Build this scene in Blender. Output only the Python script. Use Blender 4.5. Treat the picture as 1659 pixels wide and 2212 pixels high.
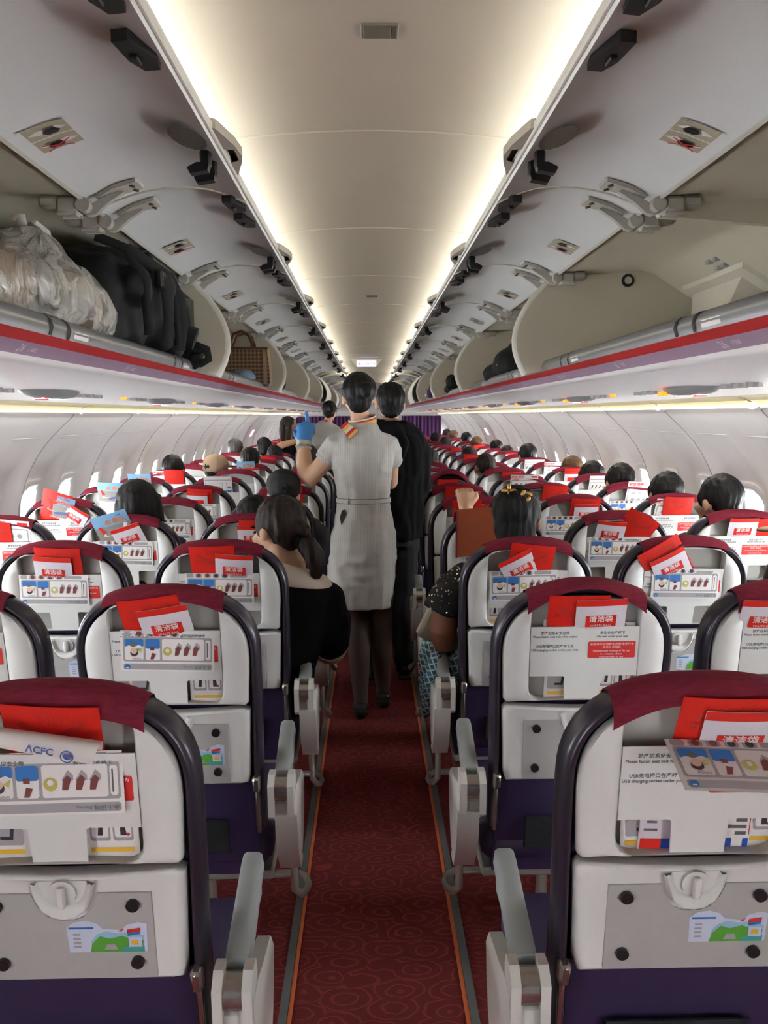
import bpy, bmesh, math, random
from mathutils import Vector, Matrix, noise
from math import sin, cos, pi, sqrt

random.seed(7)
SC = bpy.context.scene
COL = SC.collection
for o in list(bpy.data.objects):
    bpy.data.objects.remove(o)

# ------------------------------------------------------------------ camera
CAMX, CAMZ = -0.0135, 1.5218
def make_camera():
    th, ps, ro = 0.1162, 0.0177, 0.0059
    fwd = Vector((sin(ps)*cos(th), cos(ps)*cos(th), -sin(th)))
    r0 = Vector((cos(ps), -sin(ps), 0)); u0 = r0.cross(fwd)
    right = r0*cos(ro) - u0*sin(ro); up = r0*sin(ro) + u0*cos(ro)
    cd = bpy.data.cameras.new('camera'); co = bpy.data.objects.new('camera', cd); COL.objects.link(co)
    cd.sensor_fit = 'VERTICAL'; cd.sensor_height = 36; cd.lens = 36*1790/2212
    cd.clip_start = 0.02
    m = Matrix((right, up, -fwd)).transposed().to_4x4(); m.translation = (CAMX, 0, CAMZ)
    co.matrix_world = m
    SC.camera = co
make_camera()

# ------------------------------------------------------------------ world, light, exposure
W = bpy.data.worlds.new('overcast_sky'); SC.world = W; W.use_nodes = True
bg = W.node_tree.nodes['Background']; bg.inputs[0].default_value = (0.93, 0.96, 1.0, 1); bg.inputs[1].default_value = 54.0
SC.view_settings.view_transform = 'Standard'; SC.view_settings.look = 'None'
SC.view_settings.exposure = 0.36; SC.view_settings.gamma = 1.0; SC.view_settings.use_curve_mapping = False
CEIL_COVE_W = 0.95      # watts per cove lamp segment above the bin doors
SIDE_COVE_W = 2.2      # watts per cove lamp segment above the windows
SC.cycles.use_denoising = True; SC.cycles.use_light_tree = False
SC.cycles.max_bounces = 7; SC.cycles.diffuse_bounces = 5; SC.cycles.glossy_bounces = 3
SC.cycles.transmission_bounces = 4; SC.cycles.transparent_max_bounces = 8
SC.cycles.caustics_reflective = False; SC.cycles.caustics_refractive = False
SC.cycles.use_adaptive_sampling = False; SC.cycles.adaptive_threshold = 0.06; SC.cycles.adaptive_min_samples = 12
SC.cycles.sample_clamp_indirect = 6.0

def area_lamp(name, loc, direction, sx, sy, watts, color, portal=False, xaxis=None):
    ld = bpy.data.lights.new(name, 'AREA'); ld.shape = 'RECTANGLE'; ld.size = sx; ld.size_y = sy
    ld.energy = watts; ld.color = color
    if portal: ld.cycles.is_portal = True
    lo = bpy.data.objects.new(name, ld); COL.objects.link(lo)
    z = -Vector(direction).normalized()
    x = Vector(xaxis) if xaxis else Vector((0, 1, 0))
    x = (x - z*x.dot(z)).normalized(); y = z.cross(x)
    m = Matrix((x, y, z)).transposed().to_4x4(); m.translation = loc; lo.matrix_world = m
    return lo

CAB0, CAB1 = -1.3, 18.75       # cabin rear / front
SEG = 1.067                    # frame-pair pitch
WARM = (1.0, 0.94, 0.83); COOL = (1.0, 0.95, 0.86)
# warm cove lamps hidden above the open bin doors, washing the ceiling (long fluorescent tubes, one per segment)
RUN = SEG*4
for s in (-1, 1):
    for k in range(4):
        area_lamp('ceiling_cove_lamp', (s*0.405, 0.9+RUN*(k+.5), 2.108), (-s*0.55, 0, 1.0), RUN*0.995, 0.03, CEIL_COVE_W*4, WARM)
        area_lamp('side_cove_lamp', (s*1.452, 1.11+RUN*(k+.5), 1.570), (s*0.12, 0, -1.0), RUN*0.995, 0.022, SIDE_COVE_W*4, COOL)

# ------------------------------------------------------------------ helpers
def lin(r, g, b):
    f = lambda c: (c/255/12.92) if c/255 <= .04045 else ((c/255+.055)/1.055)**2.4
    return (f(r), f(g), f(b), 1)

MATS = {}
def mat(name, rgb, rough=.5, metal=0, spec=.5, var=0, vscale=30, bump=0, bscale=200, emit=None, estr=0, sheen=0, coat=0, alpha=1, trans=0):
    if name in MATS: return MATS[name]
    m = bpy.data.materials.new(name); m.use_nodes = True; nt = m.node_tree; b = nt.nodes['Principled BSDF']
    c = lin(*rgb) if max(rgb) > 1 else (*rgb, 1)
    b.inputs['Base Color'].default_value = c; b.inputs['Roughness'].default_value = rough
    b.inputs['Metallic'].default_value = metal; b.inputs['Specular IOR Level'].default_value = spec
    if sheen: b.inputs['Sheen Weight'].default_value = sheen
    if coat: b.inputs['Coat Weight'].default_value = coat; b.inputs['Coat Roughness'].default_value = .15
    if emit: b.inputs['Emission Color'].default_value = lin(*emit); b.inputs['Emission Strength'].default_value = estr
    if alpha < 1: b.inputs['Alpha'].default_value = alpha
    if trans: b.inputs['Transmission Weight'].default_value = trans
    tc = None
    if var or bump:
        tc = nt.nodes.new('ShaderNodeTexCoord')
    if var:
        n = nt.nodes.new('ShaderNodeTexNoise'); n.inputs['Scale'].default_value = vscale; n.inputs['Detail'].default_value = 4
        mx = nt.nodes.new('ShaderNodeMix'); mx.data_type = 'RGBA'
        mx.inputs[6].default_value = tuple(max(0, v*(1-var)) for v in c[:3])+(1,)
        mx.inputs[7].default_value = tuple(min(1, v*(1+var)) for v in c[:3])+(1,)
        nt.links.new(tc.outputs['Object'], n.inputs['Vector']); nt.links.new(n.outputs['Fac'], mx.inputs[0]); nt.links.new(mx.outputs[2], b.inputs['Base Color'])
    if bump:
        n2 = nt.nodes.new('ShaderNodeTexNoise'); n2.inputs['Scale'].default_value = bscale; n2.inputs['Detail'].default_value = 2
        bp = nt.nodes.new('ShaderNodeBump'); bp.inputs['Strength'].default_value = bump; bp.inputs['Distance'].default_value = .002
        nt.links.new(tc.outputs['Object'], n2.inputs['Vector']); nt.links.new(n2.outputs['Fac'], bp.inputs['Height']); nt.links.new(bp.outputs['Normal'], b.inputs['Normal'])
    MATS[name] = m
    return m

class MB:
    """collects geometry; build() links it as ONE mesh object"""
    def __init__(self): self.v = []; self.f = []; self.m = []
    def add(self, verts, faces, mi=0, M=None):
        o = len(self.v)
        self.v += [tuple(M @ Vector(p)) for p in verts] if M is not None else [tuple(p) for p in verts]
        self.f += [[i+o for i in f] for f in faces]; self.m += [mi]*len(faces); return self
    def box(self, c, s, ch=0, mi=0, M=None):
        cx, cy, cz = c; hx, hy, hz = s[0]/2, s[1]/2, s[2]/2
        if ch <= 0:
            vs = [(cx+a*hx, cy+b*hy, cz+d*hz) for a in (-1, 1) for b in (-1, 1) for d in (-1, 1)]
            return self.add(vs, [(0, 1, 3, 2), (4, 6, 7, 5), (0, 4, 5, 1), (2, 3, 7, 6), (0, 2, 6, 4), (1, 5, 7, 3)], mi, M)
        ch = min(ch, hx*.98, hy*.98, hz*.98); vs = []; idx = {}
        for a in (-1, 1):
            for b in (-1, 1):
                for d in (-1, 1):
                    for k in range(3):
                        p = [a*hx, b*hy, d*hz]
                        for j in range(3):
                            if j != k: p[j] -= (a, b, d)[j]*ch
                        idx[(a, b, d, k)] = len(vs); vs.append((cx+p[0], cy+p[1], cz+p[2]))
        fs = []
        S = (-1, 1)
        for k in range(3):
            i, j = [q for q in range(3) if q != k]
            for sg in S:
                q = []
                for (u, w) in ((-1, -1), (1, -1), (1, 1), (-1, 1)):
                    t = [0, 0, 0]; t[k] = sg; t[i] = u; t[j] = w; q.append(idx[(*t, k)])
                fs.append(q)
            for u in S:
                for w in S:
                    t1 = [0]*3; t1[i] = u; t1[j] = w; a = list(t1); a[k] = -1; b = list(t1); b[k] = 1
                    fs.append([idx[(*a, i)], idx[(*b, i)], idx[(*b, j)], idx[(*a, j)]])
        for a in S:
            for b in S:
                for d in S: fs.append([idx[(a, b, d, 0)], idx[(a, b, d, 1)], idx[(a, b, d, 2)]])
        return self.add(vs, fs, mi, M)
    def loft(self, rings, cap=True, closed=True, mi=0, M=None):
        n = len(rings[0]); vs = [p for r in rings for p in r]; fs = []
        for i in range(len(rings)-1):
            for j in range(n if closed else n-1):
                k = (j+1) % n; fs.append([i*n+j, i*n+k, (i+1)*n+k, (i+1)*n+j])
        if cap and closed: fs.append(list(range(n))[::-1]); fs.append([(len(rings)-1)*n+j for j in range(n)])
        return self.add(vs, fs, mi, M)
    def tube(self, path, r, n=8, mi=0, M=None, hint=(0, 0, 1), dome=False, loop=False):
        P = [Vector(p) for p in path]; rings = []; N = len(P); up = Vector(hint)
        R = r if isinstance(r, (list, tuple)) and len(r) == N else [r]*N
        for i, p in enumerate(P):
            if loop: t = P[(i+1) % N]-P[i-1]
            else: t = (P[min(i+1, N-1)]-P[max(i-1, 0)])
            t.normalize()
            side = t.cross(up)
            if side.length < 1e-4: side = t.cross(Vector((1, 0, 0)))
            side.normalize(); nn = side.cross(t).normalized(); up = nn
            ra, rb = R[i] if isinstance(R[i], (list, tuple)) else (R[i], R[i])
            mk = lambda off, k: [tuple(p+t*off+side*(ra*k*cos(2*pi*j/n))+nn*(rb*k*sin(2*pi*j/n))) for j in range(n)]
            rm = min(ra, rb)
            if dome and not loop and i == 0: rings += [mk(-rm*.95, .3), mk(-rm*.7, .71)]
            rings.append(mk(0, 1))
            if dome and not loop and i == N-1: rings += [mk(rm*.7, .71), mk(rm*.95, .3)]
        if loop: rings.append(rings[0])
        return self.loft(rings, cap=not loop, mi=mi, M=M)
    def prism(self, poly, axis, a, b, mi=0, M=None):
        """poly: 2D points in the two remaining axes (in xyz order); extruded from a to b along axis"""
        n = len(poly)
        def P(q, w):
            l = list(q); l.insert('xyz'.index(axis), w); return tuple(l)
        vs = [P(q, a) for q in poly]+[P(q, b) for q in poly]
        fs = [list(range(n))[::-1], [n+i for i in range(n)]]+[[i, (i+1) % n, n+(i+1) % n, n+i] for i in range(n)]
        return self.add(vs, fs, mi, M)
    def ico(self, c, r, mi=0, M=None, nu=12, nv=8):
        rx, ry, rz = r if isinstance(r, (list, tuple)) else (r, r, r)
        rings = []
        for i in range(1, nv):
            a = pi*i/nv; rings.append([(c[0]+rx*sin(a)*cos(2*pi*j/nu), c[1]+ry*sin(a)*sin(2*pi*j/nu), c[2]+rz*cos(a)) for j in range(nu)])
        n0 = len(self.v); self.loft(rings, cap=False, mi=mi, M=M)
        for ring, pole, rev in ((0, (c[0], c[1], c[2]+rz), True), (nv-2, (c[0], c[1], c[2]-rz), False)):
            k = len(self.v); self.v.append(tuple(M @ Vector(pole)) if M is not None else pole)
            for j in range(nu):
                f = [n0+ring*nu+j, n0+ring*nu+(j+1) % nu, k]; self.f.append(f); self.m.append(mi)
        return self
    def quad(self, a, b, c, d, mi=0, M=None): return self.add([a, b, c, d], [(0, 1, 2, 3)], mi, M)
    def grid(self, fn, us, vs, mi=0, skip=None, M=None):
        P = [fn(u, v) for u in us for v in vs]; nv = len(vs); F = []
        for i in range(len(us)-1):
            for j in range(nv-1):
                if skip and skip((us[i]+us[i+1])/2, (vs[j]+vs[j+1])/2): continue
                F.append((i*nv+j, (i+1)*nv+j, (i+1)*nv+j+1, i*nv+j+1))
        return self.add(P, F, mi, M)
    def mesh(self, name, mats, smooth=35, recalc=True, weld=False):
        me = bpy.data.meshes.new(name); me.from_pydata(self.v, [], self.f)
        for m_ in (mats if isinstance(mats, (list, tuple)) else [mats]): me.materials.append(m_)
        if any(self.m): me.polygons.foreach_set('material_index', self.m)
        if recalc or weld:
            bm = bmesh.new(); bm.from_mesh(me)
            if weld: bmesh.ops.remove_doubles(bm, verts=bm.verts, dist=1e-5)
            if recalc: bmesh.ops.recalc_face_normals(bm, faces=bm.faces)
            bm.to_mesh(me); bm.free()
        me.update()
        if smooth:
            me.shade_smooth()
            if smooth < 179: me.set_sharp_from_angle(angle=math.radians(smooth))
        return me
    def build(self, name, mats, parent=None, **kw): return link(name, self.mesh(name, mats, **kw), parent)

def link(name, me, parent=None, loc=None, rot=None, M=None):
    o = bpy.data.objects.new(name, me); COL.objects.link(o)
    if parent: o.parent = parent
    if M is not None: o.matrix_local = M
    if loc is not None: o.location = loc
    if rot is not None: o.rotation_euler = rot
    return o
def tag(o, label, cat, group=None, kind=None):
    if label: o['label'] = label
    if cat: o['category'] = cat
    if group: o['group'] = group
    if kind: o['kind'] = kind
    return o
def thing(name, label, cat, loc=(0, 0, 0), rotz=0, group=None):
    o = bpy.data.objects.new(name, None); COL.objects.link(o); o.empty_display_size = .05
    o.location = loc; o.rotation_euler = (0, 0, rotz)
    return tag(o, label, cat, group)
def struct(o): o['kind'] = 'structure'; return o

def bake(o):
    dg = bpy.context.evaluated_depsgraph_get(); dg.update()
    me = bpy.data.meshes.new_from_object(o.evaluated_get(dg)); return me
TEXT = {}
def text_mesh(s, size, m, align='CENTER', bold=0.0):
    k = (s, size, m.name, align, bold)
    if k in TEXT: return TEXT[k]
    cu = bpy.data.curves.new('lettering', 'FONT'); cu.body = s; cu.size = size; cu.align_x = align; cu.align_y = 'CENTER'; cu.resolution_u = 2
    cu.offset = bold
    o = bpy.data.objects.new('tmp_text', cu); COL.objects.link(o)
    me = bake(o); me.name = 'lettering'; me.materials.clear(); me.materials.append(m)
    bpy.data.objects.remove(o); bpy.data.curves.remove(cu); TEXT[k] = me
    return me
def lerp(a, b, t): return a+(b-a)*t
def smooth01(t): t = max(0, min(1, t)); return t*t*(3-2*t)
def interp(pts, u):
    """piecewise-linear through list of tuples sorted by first item"""
    if u <= pts[0][0]: return pts[0][1:]
    for a, b in zip(pts, pts[1:]):
        if u <= b[0]:
            t = (u-a[0])/(b[0]-a[0]); return tuple(lerp(p, q, t) for p, q in zip(a[1:], b[1:]))
    return pts[-1][1:]
def copy_tree(o, parent=None):
    c = o.copy(); COL.objects.link(c); c.parent = parent
    for ch in o.children: copy_tree(ch, c)
    return c
NUM = ['zero', 'one', 'two', 'three', 'four', 'five', 'six', 'seven', 'eight', 'nine', 'ten', 'eleven', 'twelve', 'thirteen', 'fourteen',
       'fifteen', 'sixteen', 'seventeen', 'eighteen', 'nineteen', 'twenty', 'twenty-one', 'twenty-two', 'twenty-three', 'twenty-four']

# ------------------------------------------------------------------ materials
white_panel = mat('sidewall_plastic', (232, 229, 227), .45, var=.02, vscale=6)
ceil_mat = mat('ceiling_plastic', (216, 211, 199), .55, var=.02, vscale=5)
door_mat = mat('bin_door_plastic', (234, 235, 230), .38, var=.03, vscale=4)
liner_mat = mat('bin_liner', (208, 200, 178), .5, var=.04, vscale=7)
edge_mat = mat('cream_edge_plastic', (226, 222, 208), .4)
soffit_mat = mat('soffit_plastic', (234, 231, 229), .3, var=.02)
cove_mat = mat('cove_plastic', (196, 184, 146), .6)
glow_mat = mat('light_strip_diffuser', (255, 250, 235), .5, emit=(255, 244, 214), estr=1.6)
rail_mat = mat('brushed_rail', (186, 190, 192), .28, metal=.75, var=.12, vscale=14)
red_strip = mat('red_strip', (196, 40, 40), .45)
purple_strip = mat('purple_strip', (164, 140, 160), .45)
dark_slot = mat('dark_slot', (30, 27, 25), .6)
black_plastic = mat('black_plastic', (22, 21, 23), .4)
hinge_mat = mat('grey_hinge_casting', (188, 184, 172), .45, var=.1, vscale=60)
bolt_mat = mat('bronze_bolt', (92, 76, 52), .4, metal=.6)
shell_mat = mat('seat_shell_plastic', (224, 225, 220), .42, var=.015, vscale=9)
shell_grey = mat('seat_tray_grey', (176, 175, 171), .5, var=.05, vscale=40)
recess_mat = mat('seat_recess_plastic', (186, 186, 179), .5)
frame_mat = mat('seat_dark_leather', (38, 32, 44), .3, spec=.5, bump=.15, bscale=90)
leather = mat('seat_purple_leather', (42, 31, 64), .5, var=.12, vscale=18, bump=.3, bscale=60)
net_mat = mat('black_net', (16, 22, 26), .8, bump=.6, bscale=400)
arm_grey = mat('armrest_grey', (150, 157, 156), .42, var=.04)
arm_white = mat('armrest_housing', (206, 205, 198), .4)
steel = mat('bright_steel', (196, 192, 184), .25, metal=.9)
tube_mat = mat('seat_tube', (186, 182, 174), .35, metal=.5)
white_print = mat('paper_white', (236, 232, 228), .6)
lilac_paper = mat('bag_paper', (222, 216, 222), .55, var=.04, vscale=18)
red_paper = mat('red_gloss_paper', (214, 40, 28), .38, var=.05, vscale=12)
red_dim = mat('red_faint_print', (190, 46, 38), .5)
grey_print = mat('print_grey', (166, 163, 164), .6)
blue_print = mat('print_blue', (40, 112, 184), .6)
brown_print = mat('print_brown', (112, 50, 46), .6)
olive_print = mat('print_yellow', (196, 190, 96), .6)
dark_print = mat('print_dark', (46, 44, 50), .6)
amber_print = mat('print_amber', (232, 184, 60), .6)
skin_print = mat('print_peach', (226, 186, 164), .6)
green_print = mat('print_green', (86, 158, 52), .6)
teal_print = mat('print_teal', (70, 160, 150), .6)
cyan_print = mat('print_pale_blue', (150, 196, 222), .6)
red_print = mat('print_red', (206, 42, 40), .6)
ink = mat('ink_grey', (92, 92, 94), .6)
# ------------------------------------------------------------------ special materials
def carpet_material():
    m = bpy.data.materials.new('red_scroll_carpet'); m.use_nodes = True; nt = m.node_tree; b = nt.nodes['Principled BSDF']
    b.inputs['Roughness'].default_value = .95; b.inputs['Specular IOR Level'].default_value = .15
    N = nt.nodes.new; L = nt.links.new
    tc = N('ShaderNodeTexCoord'); mp = N('ShaderNodeMapping'); mp.inputs['Scale'].default_value = (8, 13, 10); mp.inputs['Rotation'].default_value = (0, 0, .25)
    L(tc.outputs['Object'], mp.inputs['Vector'])
    dn = N('ShaderNodeTexNoise'); dn.inputs['Scale'].default_value = 14; L(tc.outputs['Object'], dn.inputs['Vector'])
    mixv = N('ShaderNodeMix'); mixv.data_type = 'RGBA'; mixv.blend_type = 'ADD'; mixv.inputs[0].default_value = .35
    L(mp.outputs['Vector'], mixv.inputs[6]); L(dn.outputs['Color'], mixv.inputs[7])
    v = N('ShaderNodeTexVoronoi'); v.inputs['Scale'].default_value = 1.0; v.inputs['Randomness'].default_value = .55; L(mixv.outputs[2], v.inputs['Vector'])
    ml = N('ShaderNodeMath'); ml.operation = 'MULTIPLY'; ml.inputs[1].default_value = 26; L(v.outputs['Distance'], ml.inputs[0])
    sn = N('ShaderNodeMath'); sn.operation = 'SINE'; L(ml.outputs[0], sn.inputs[0])
    r = N('ShaderNodeValToRGB'); r.color_ramp.elements[0].position = .55; r.color_ramp.elements[1].position = .9
    r.color_ramp.elements[0].color = lin(92, 34, 34); r.color_ramp.elements[1].color = lin(118, 47, 43); L(sn.outputs[0], r.inputs[0])
    fn = N('ShaderNodeTexNoise'); fn.inputs['Scale'].default_value = 380; L(tc.outputs['Object'], fn.inputs['Vector'])
    mx = N('ShaderNodeMix'); mx.data_type = 'RGBA'; mx.blend_type = 'OVERLAY'; mx.inputs[0].default_value = .55
    L(r.outputs[0], mx.inputs[6]); L(fn.outputs['Fac'], mx.inputs[7]); L(mx.outputs[2], b.inputs['Base Color'])
    bp = N('ShaderNodeBump'); bp.inputs['Strength'].default_value = .5; bp.inputs['Distance'].default_value = .003
    L(fn.outputs['Fac'], bp.inputs['Height']); L(bp.outputs['Normal'], b.inputs['Normal'])
    return m
def cloth_material(name, a, c, sx, sy, rough=.9):
    """woven cloth: fine crossing ribs with blocks of slightly different weave"""
    m = bpy.data.materials.new(name); m.use_nodes = True; nt = m.node_tree; b = nt.nodes['Principled BSDF']
    b.inputs['Roughness'].default_value = rough; b.inputs['Specular IOR Level'].default_value = .12
    N = nt.nodes.new; L = nt.links.new
    tc = N('ShaderNodeTexCoord'); mp = N('ShaderNodeMapping'); mp.inputs['Scale'].default_value = (sx, sy, sy); L(tc.outputs['Object'], mp.inputs['Vector'])
    n = N('ShaderNodeTexNoise'); n.inputs['Scale'].default_value = 1; n.inputs['Detail'].default_value = 3; L(mp.outputs['Vector'], n.inputs['Vector'])
    mx = N('ShaderNodeMix'); mx.data_type = 'RGBA'; mx.inputs[6].default_value = lin(*c); mx.inputs[7].default_value = lin(*a); L(n.outputs['Fac'], mx.inputs[0]); L(mx.outputs[2], b.inputs['Base Color'])
    bp = N('ShaderNodeBump'); bp.inputs['Strength'].default_value = .5; bp.inputs['Distance'].default_value = .002; L(n.outputs['Fac'], bp.inputs['Height']); L(bp.outputs['Normal'], b.inputs['Normal'])
    return m
carpet = carpet_material()
maroon = cloth_material('maroon_woven_cover', (128, 40, 56), (84, 22, 36), 40, 160)
orange_strip = mat('orange_binding', (186, 92, 46), .8)
grey_strip = mat('grey_path_strip', (84, 86, 84), .7, var=.1, vscale=30)
pane_mat = None
def pane_material():
    m = bpy.data.materials.new('window_pane'); m.use_nodes = True; nt = m.node_tree; nt.nodes.clear()
    o = nt.nodes.new('ShaderNodeOutputMaterial'); t = nt.nodes.new('ShaderNodeBsdfTransparent'); g = nt.nodes.new('ShaderNodeBsdfGlossy')
    t.inputs[0].default_value = (.94, .96, .97, 1); g.inputs['Roughness'].default_value = .05
    x = nt.nodes.new('ShaderNodeMixShader'); x.inputs[0].default_value = .06
    nt.links.new(t.outputs[0], x.inputs[1]); nt.links.new(g.outputs[0], x.inputs[2]); nt.links.new(x.outputs[0], o.inputs[0]); return m
pane_mat = pane_material()

# ------------------------------------------------------------------ floor
fl = struct(MB().box((0, (CAB0+CAB1)/2, -.02), (3.6, CAB1-CAB0, .04)).build('floor', carpet, smooth=0))
for s in (-1, 1):
    struct(MB().box((s*.2265, (CAB0+CAB1)/2, .002), (.011, CAB1-CAB0, .004)).build('trim_%d' % (1 if s < 0 else 3), orange_strip, smooth=0))
    struct(MB().box((s*.244, (CAB0+CAB1)/2, .003), (.022, CAB1-CAB0, .006)).build('trim_%d' % (2 if s < 0 else 4), grey_strip, smooth=0))

# ------------------------------------------------------------------ side walls with windows
WALLP = [(0.0, 1.60), (.12, 1.735), (.35, 1.82), (.6, 1.855), (.85, 1.86), (1.05, 1.845), (1.22, 1.79), (1.36, 1.71), (1.46, 1.615), (1.545, 1.515)]
def wallx(z):   # smooth interpolation
    for (a, b) in zip(WALLP, WALLP[1:]):
        if z <= b[0]:
            return lerp(a[1], b[1], (z-a[0])/(b[0]-a[0]))
    return WALLP[-1][1]
WIN_Y = (.267, .80); WIN_Z = .975; WHW, WHH = .118, .172
def wall_pt(s, y, z):
    x = (wallx(z-.03)+wallx(z)+wallx(min(z+.03, 1.545)))/3
    k = min(abs(y-w) for w in WIN_Y)/.2665                      # 0 at a window axis, 1 between windows
    edge = min(y, SEG-y)/.12                                      # panel boundary ridge
    dep = .058*(1-smooth01((k-.57)/.43))*smooth01((1.53-z)/.40)*smooth01((z-.2)/.4)
    return (s*(x+dep-.006*(1-smooth01(edge))), y, z)
wy = sorted({round(v, 4) for v in [0.0, SEG]+[SEG*i/24 for i in range(1, 24)]+[w+d for w in WIN_Y for d in (-WHW, WHW)]})
wz = sorted({round(v, 4) for v in [.0, .1, .2, .35, .5, .65, 1.2, 1.26, 1.32, 1.38, 1.43, 1.48, 1.52, 1.545, WIN_Z-WHH, WIN_Z+WHH, .88, 1.06]})
def inwin(y, z): return any(abs(y-w) < WHW and abs(z-WIN_Z) < WHH for w in WIN_Y)
def rrect(hw, hh, r, n=5):
    pts = []
    for cx, cz, a0 in ((hw-r, hh-r, 0), (-hw+r, hh-r, pi/2), (-hw+r, -hh+r, pi), (hw-r, -hh+r, 3*pi/2)):
        for i in range(n+1):
            a = a0+pi/2*i/n; pts.append((cx+r*cos(a), cz+r*sin(a)))
    return pts
YP0 = 4.315-SEG*4        # first panel start (behind the camera)
WALLS = {}
for s, nm in ((-1, 'wall_left'), (1, 'wall_right')):
    back = MB()   # plain skin behind the panels keeps the cabin closed (with openings at the windows)
    panel_me = MB().grid(lambda y, z: wall_pt(s, y, z), wy, wz, skip=inwin).mesh('wall_panel', white_panel, smooth=60)
    fr = MB()
    outer, mid, inner = rrect(.150, .205, .085), rrect(.128, .182, .075), rrect(.102, .155, .062)
    x0 = wallx(WIN_Z)+.058
    def ringpts(pp, dx):
        if dx < .02: return [(wall_pt(s, WIN_Y[0]+q[0], WIN_Z+q[1])[0]+s*dx, q[0], WIN_Z+q[1]) for q in pp]
        return [(s*(wallx(WIN_Z+q[1])+.050+dx if dx < .02 else x0+dx), q[0], WIN_Z+q[1]) for q in pp]
    fr.loft([ringpts(outer, .004), ringpts(outer, -.010), ringpts(mid, -.014), ringpts(inner, .0), ringpts(inner, .075)], cap=False)
    frame_me = fr.mesh('window_frame', white_panel, smooth=50)
    pane_me = MB().add([(s*(x0+.07), q[0], WIN_Z+q[1]) for q in rrect(.104, .157, .062)], [list(range(24))]).mesh('window_pane', pane_mat, smooth=0)
    plug_me = MB().add([(s*(x0+.03), q[0], WIN_Z+q[1]) for q in rrect(.130, .182, .062)], [list(range(24))]).mesh('daylight_blocker', white_panel, smooth=0)
    root = MB().box((s*1.97, (CAB0+CAB1)/2, .36), (.06, CAB1-CAB0, .76)).box((s*1.97, (CAB0+CAB1)/2, 1.36), (.06, CAB1-CAB0, .40)).build(nm, white_panel, smooth=0)
    struct(root); WALLS[s] = root
    jt = MB().tube([(wall_pt(s, 0.0, z)[0]-s*.0005, 0, z) for z in wz], .0028, n=6).mesh('panel_joint', mat('joint_grey', (150, 146, 144), .6))
    k = 0; y0 = YP0-SEG
    while y0 < CAB1:
        p = link('wall_panel', panel_me, root, loc=(0, y0, 0)); link('panel_joint', jt, root, loc=(0, y0, 0))
        for w in WIN_Y:
            if y0+w < 1.2:      # unseen rear windows: blank plug added to keep daylight off the nearest row
                link('window_frame', frame_me, p, loc=(0, w, 0)); link('daylight_blocker', plug_me, p, loc=(0, w, 0)); continue
            wfr = link('window_frame', frame_me, p, loc=(0, w, 0))
            link('window_pane', pane_me, p, loc=(0, w, 0))
            area_lamp('window_daylight_portal', (s*(x0+.085), y0+w, WIN_Z), (-s, 0, 0), .30, .20, 1, (1, 1, 1), portal=True, xaxis=(0, 0, 1))
        y0 += SEG

# ------------------------------------------------------------------ ceiling
crown = [(1.66, 1.42), (1.66, 1.70), (1.42, 2.12), (.95, 2.40), (0, 2.50), (-.95, 2.40), (-1.42, 2.12), (-1.66, 1.70), (-1.66, 1.42)]
ceiling = struct(MB().loft([[(x, CAB0-.05, z) for x, z in crown], [(x, CAB1+.05, z) for x, z in crown]], cap=False, closed=False).build('ceiling', ceil_mat, smooth=0))
def ceil_z(x): return 2.222-.17*x*x
xs = [-.47+.94*i/20 for i in range(21)]
cp = MB().grid(lambda x, y: (x, y, ceil_z(x)), xs, [.002, SEG-.002]).mesh('ceiling_panel', ceil_mat, smooth=80)
jb = MB().tube([(x, 0, ceil_z(x)-.0005) for x in xs], .0028, n=6).mesh('panel_joint', edge_mat)
cvp = [(.465, ceil_z(.465)), (.52, 2.165), (.56, 2.125), (.60, 2.115), (.70, 2.075)]
y0 = 2.144-SEG*3
while y0 < 18.6:
    link('ceiling_panel', cp, ceiling, loc=(0, y0, 0)); link('panel_joint', jb, ceiling, loc=(0, y0, 0)); y0 += SEG
for s in (-1, 1):
    MB().loft([[(s*x, CAB0, z) for x, z in cvp], [(s*x, CAB1, z) for x, z in cvp]], cap=False, closed=False).build('cove_panel', ceil_mat, ceiling)
    MB().box((s*.309, 6.2, 2.0655), (.012, 12.9-1.0, .017), ch=.004).build('light_rail', edge_mat, ceiling)
# rail brackets with latch hooks
bk = MB()
prof = [(-.165, 0), (-.15, .02), (-.05, .040), (.02, .045), (.07, .036), (.11, .026), (.155, .016), (.165, 0)]
def bracket(s):
    m = MB()
    out = [(s*(.318-b), a, 2.060) for a, b in prof]; top = [(s*(.318-b), a, 2.078) for a, b in prof]
    hole = [(s*(.318-b), a, 2.060) for a, b in ((-.03, .010), (-.025, .034), (.045, .034), (.065, .010))]
    n = len(out)
    m.add(out+top, [[i, (i+1) % n, n+(i+1) % n, n+i] for i in range(n)]+[[n+i for i in range(n)]])
    # bottom face around the hole: strips
    o = out
    m.add([o[0], o[1], o[2], hole[1], hole[0], (s*.318, -.03, 2.060)], [(0, 1, 2, 3, 4, 5)])
    m.add([o[2], o[3], o[4], hole[2], hole[1]], [(0, 1, 2, 3, 4)])
    m.add([o[4], o[5], o[6], o[7], (s*.318, .065, 2.060), hole[3], hole[2]], [(0, 1, 2, 3, 4, 5, 6)])
    m.add([(s*.318, -.03, 2.060), hole[0], hole[3], (s*.318, .065, 2.060)], [(0, 1, 2, 3)])
    return m.mesh('rail_bracket', mat('bracket_plastic', (176, 168, 152), .5), smooth=30)
def hook(s):
    m = MB(); m.box((s*.335, 0, 2.045), (.022, .020, .034), ch=.004)
    m.prism([(s*.352, 2.036), (s*.372, 2.026), (s*.366, 2.014), (s*.330, 2.020), (s*.326, 2.036)], 'y', -.012, .012)
    return m.mesh('latch_hook', black_plastic)
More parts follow.
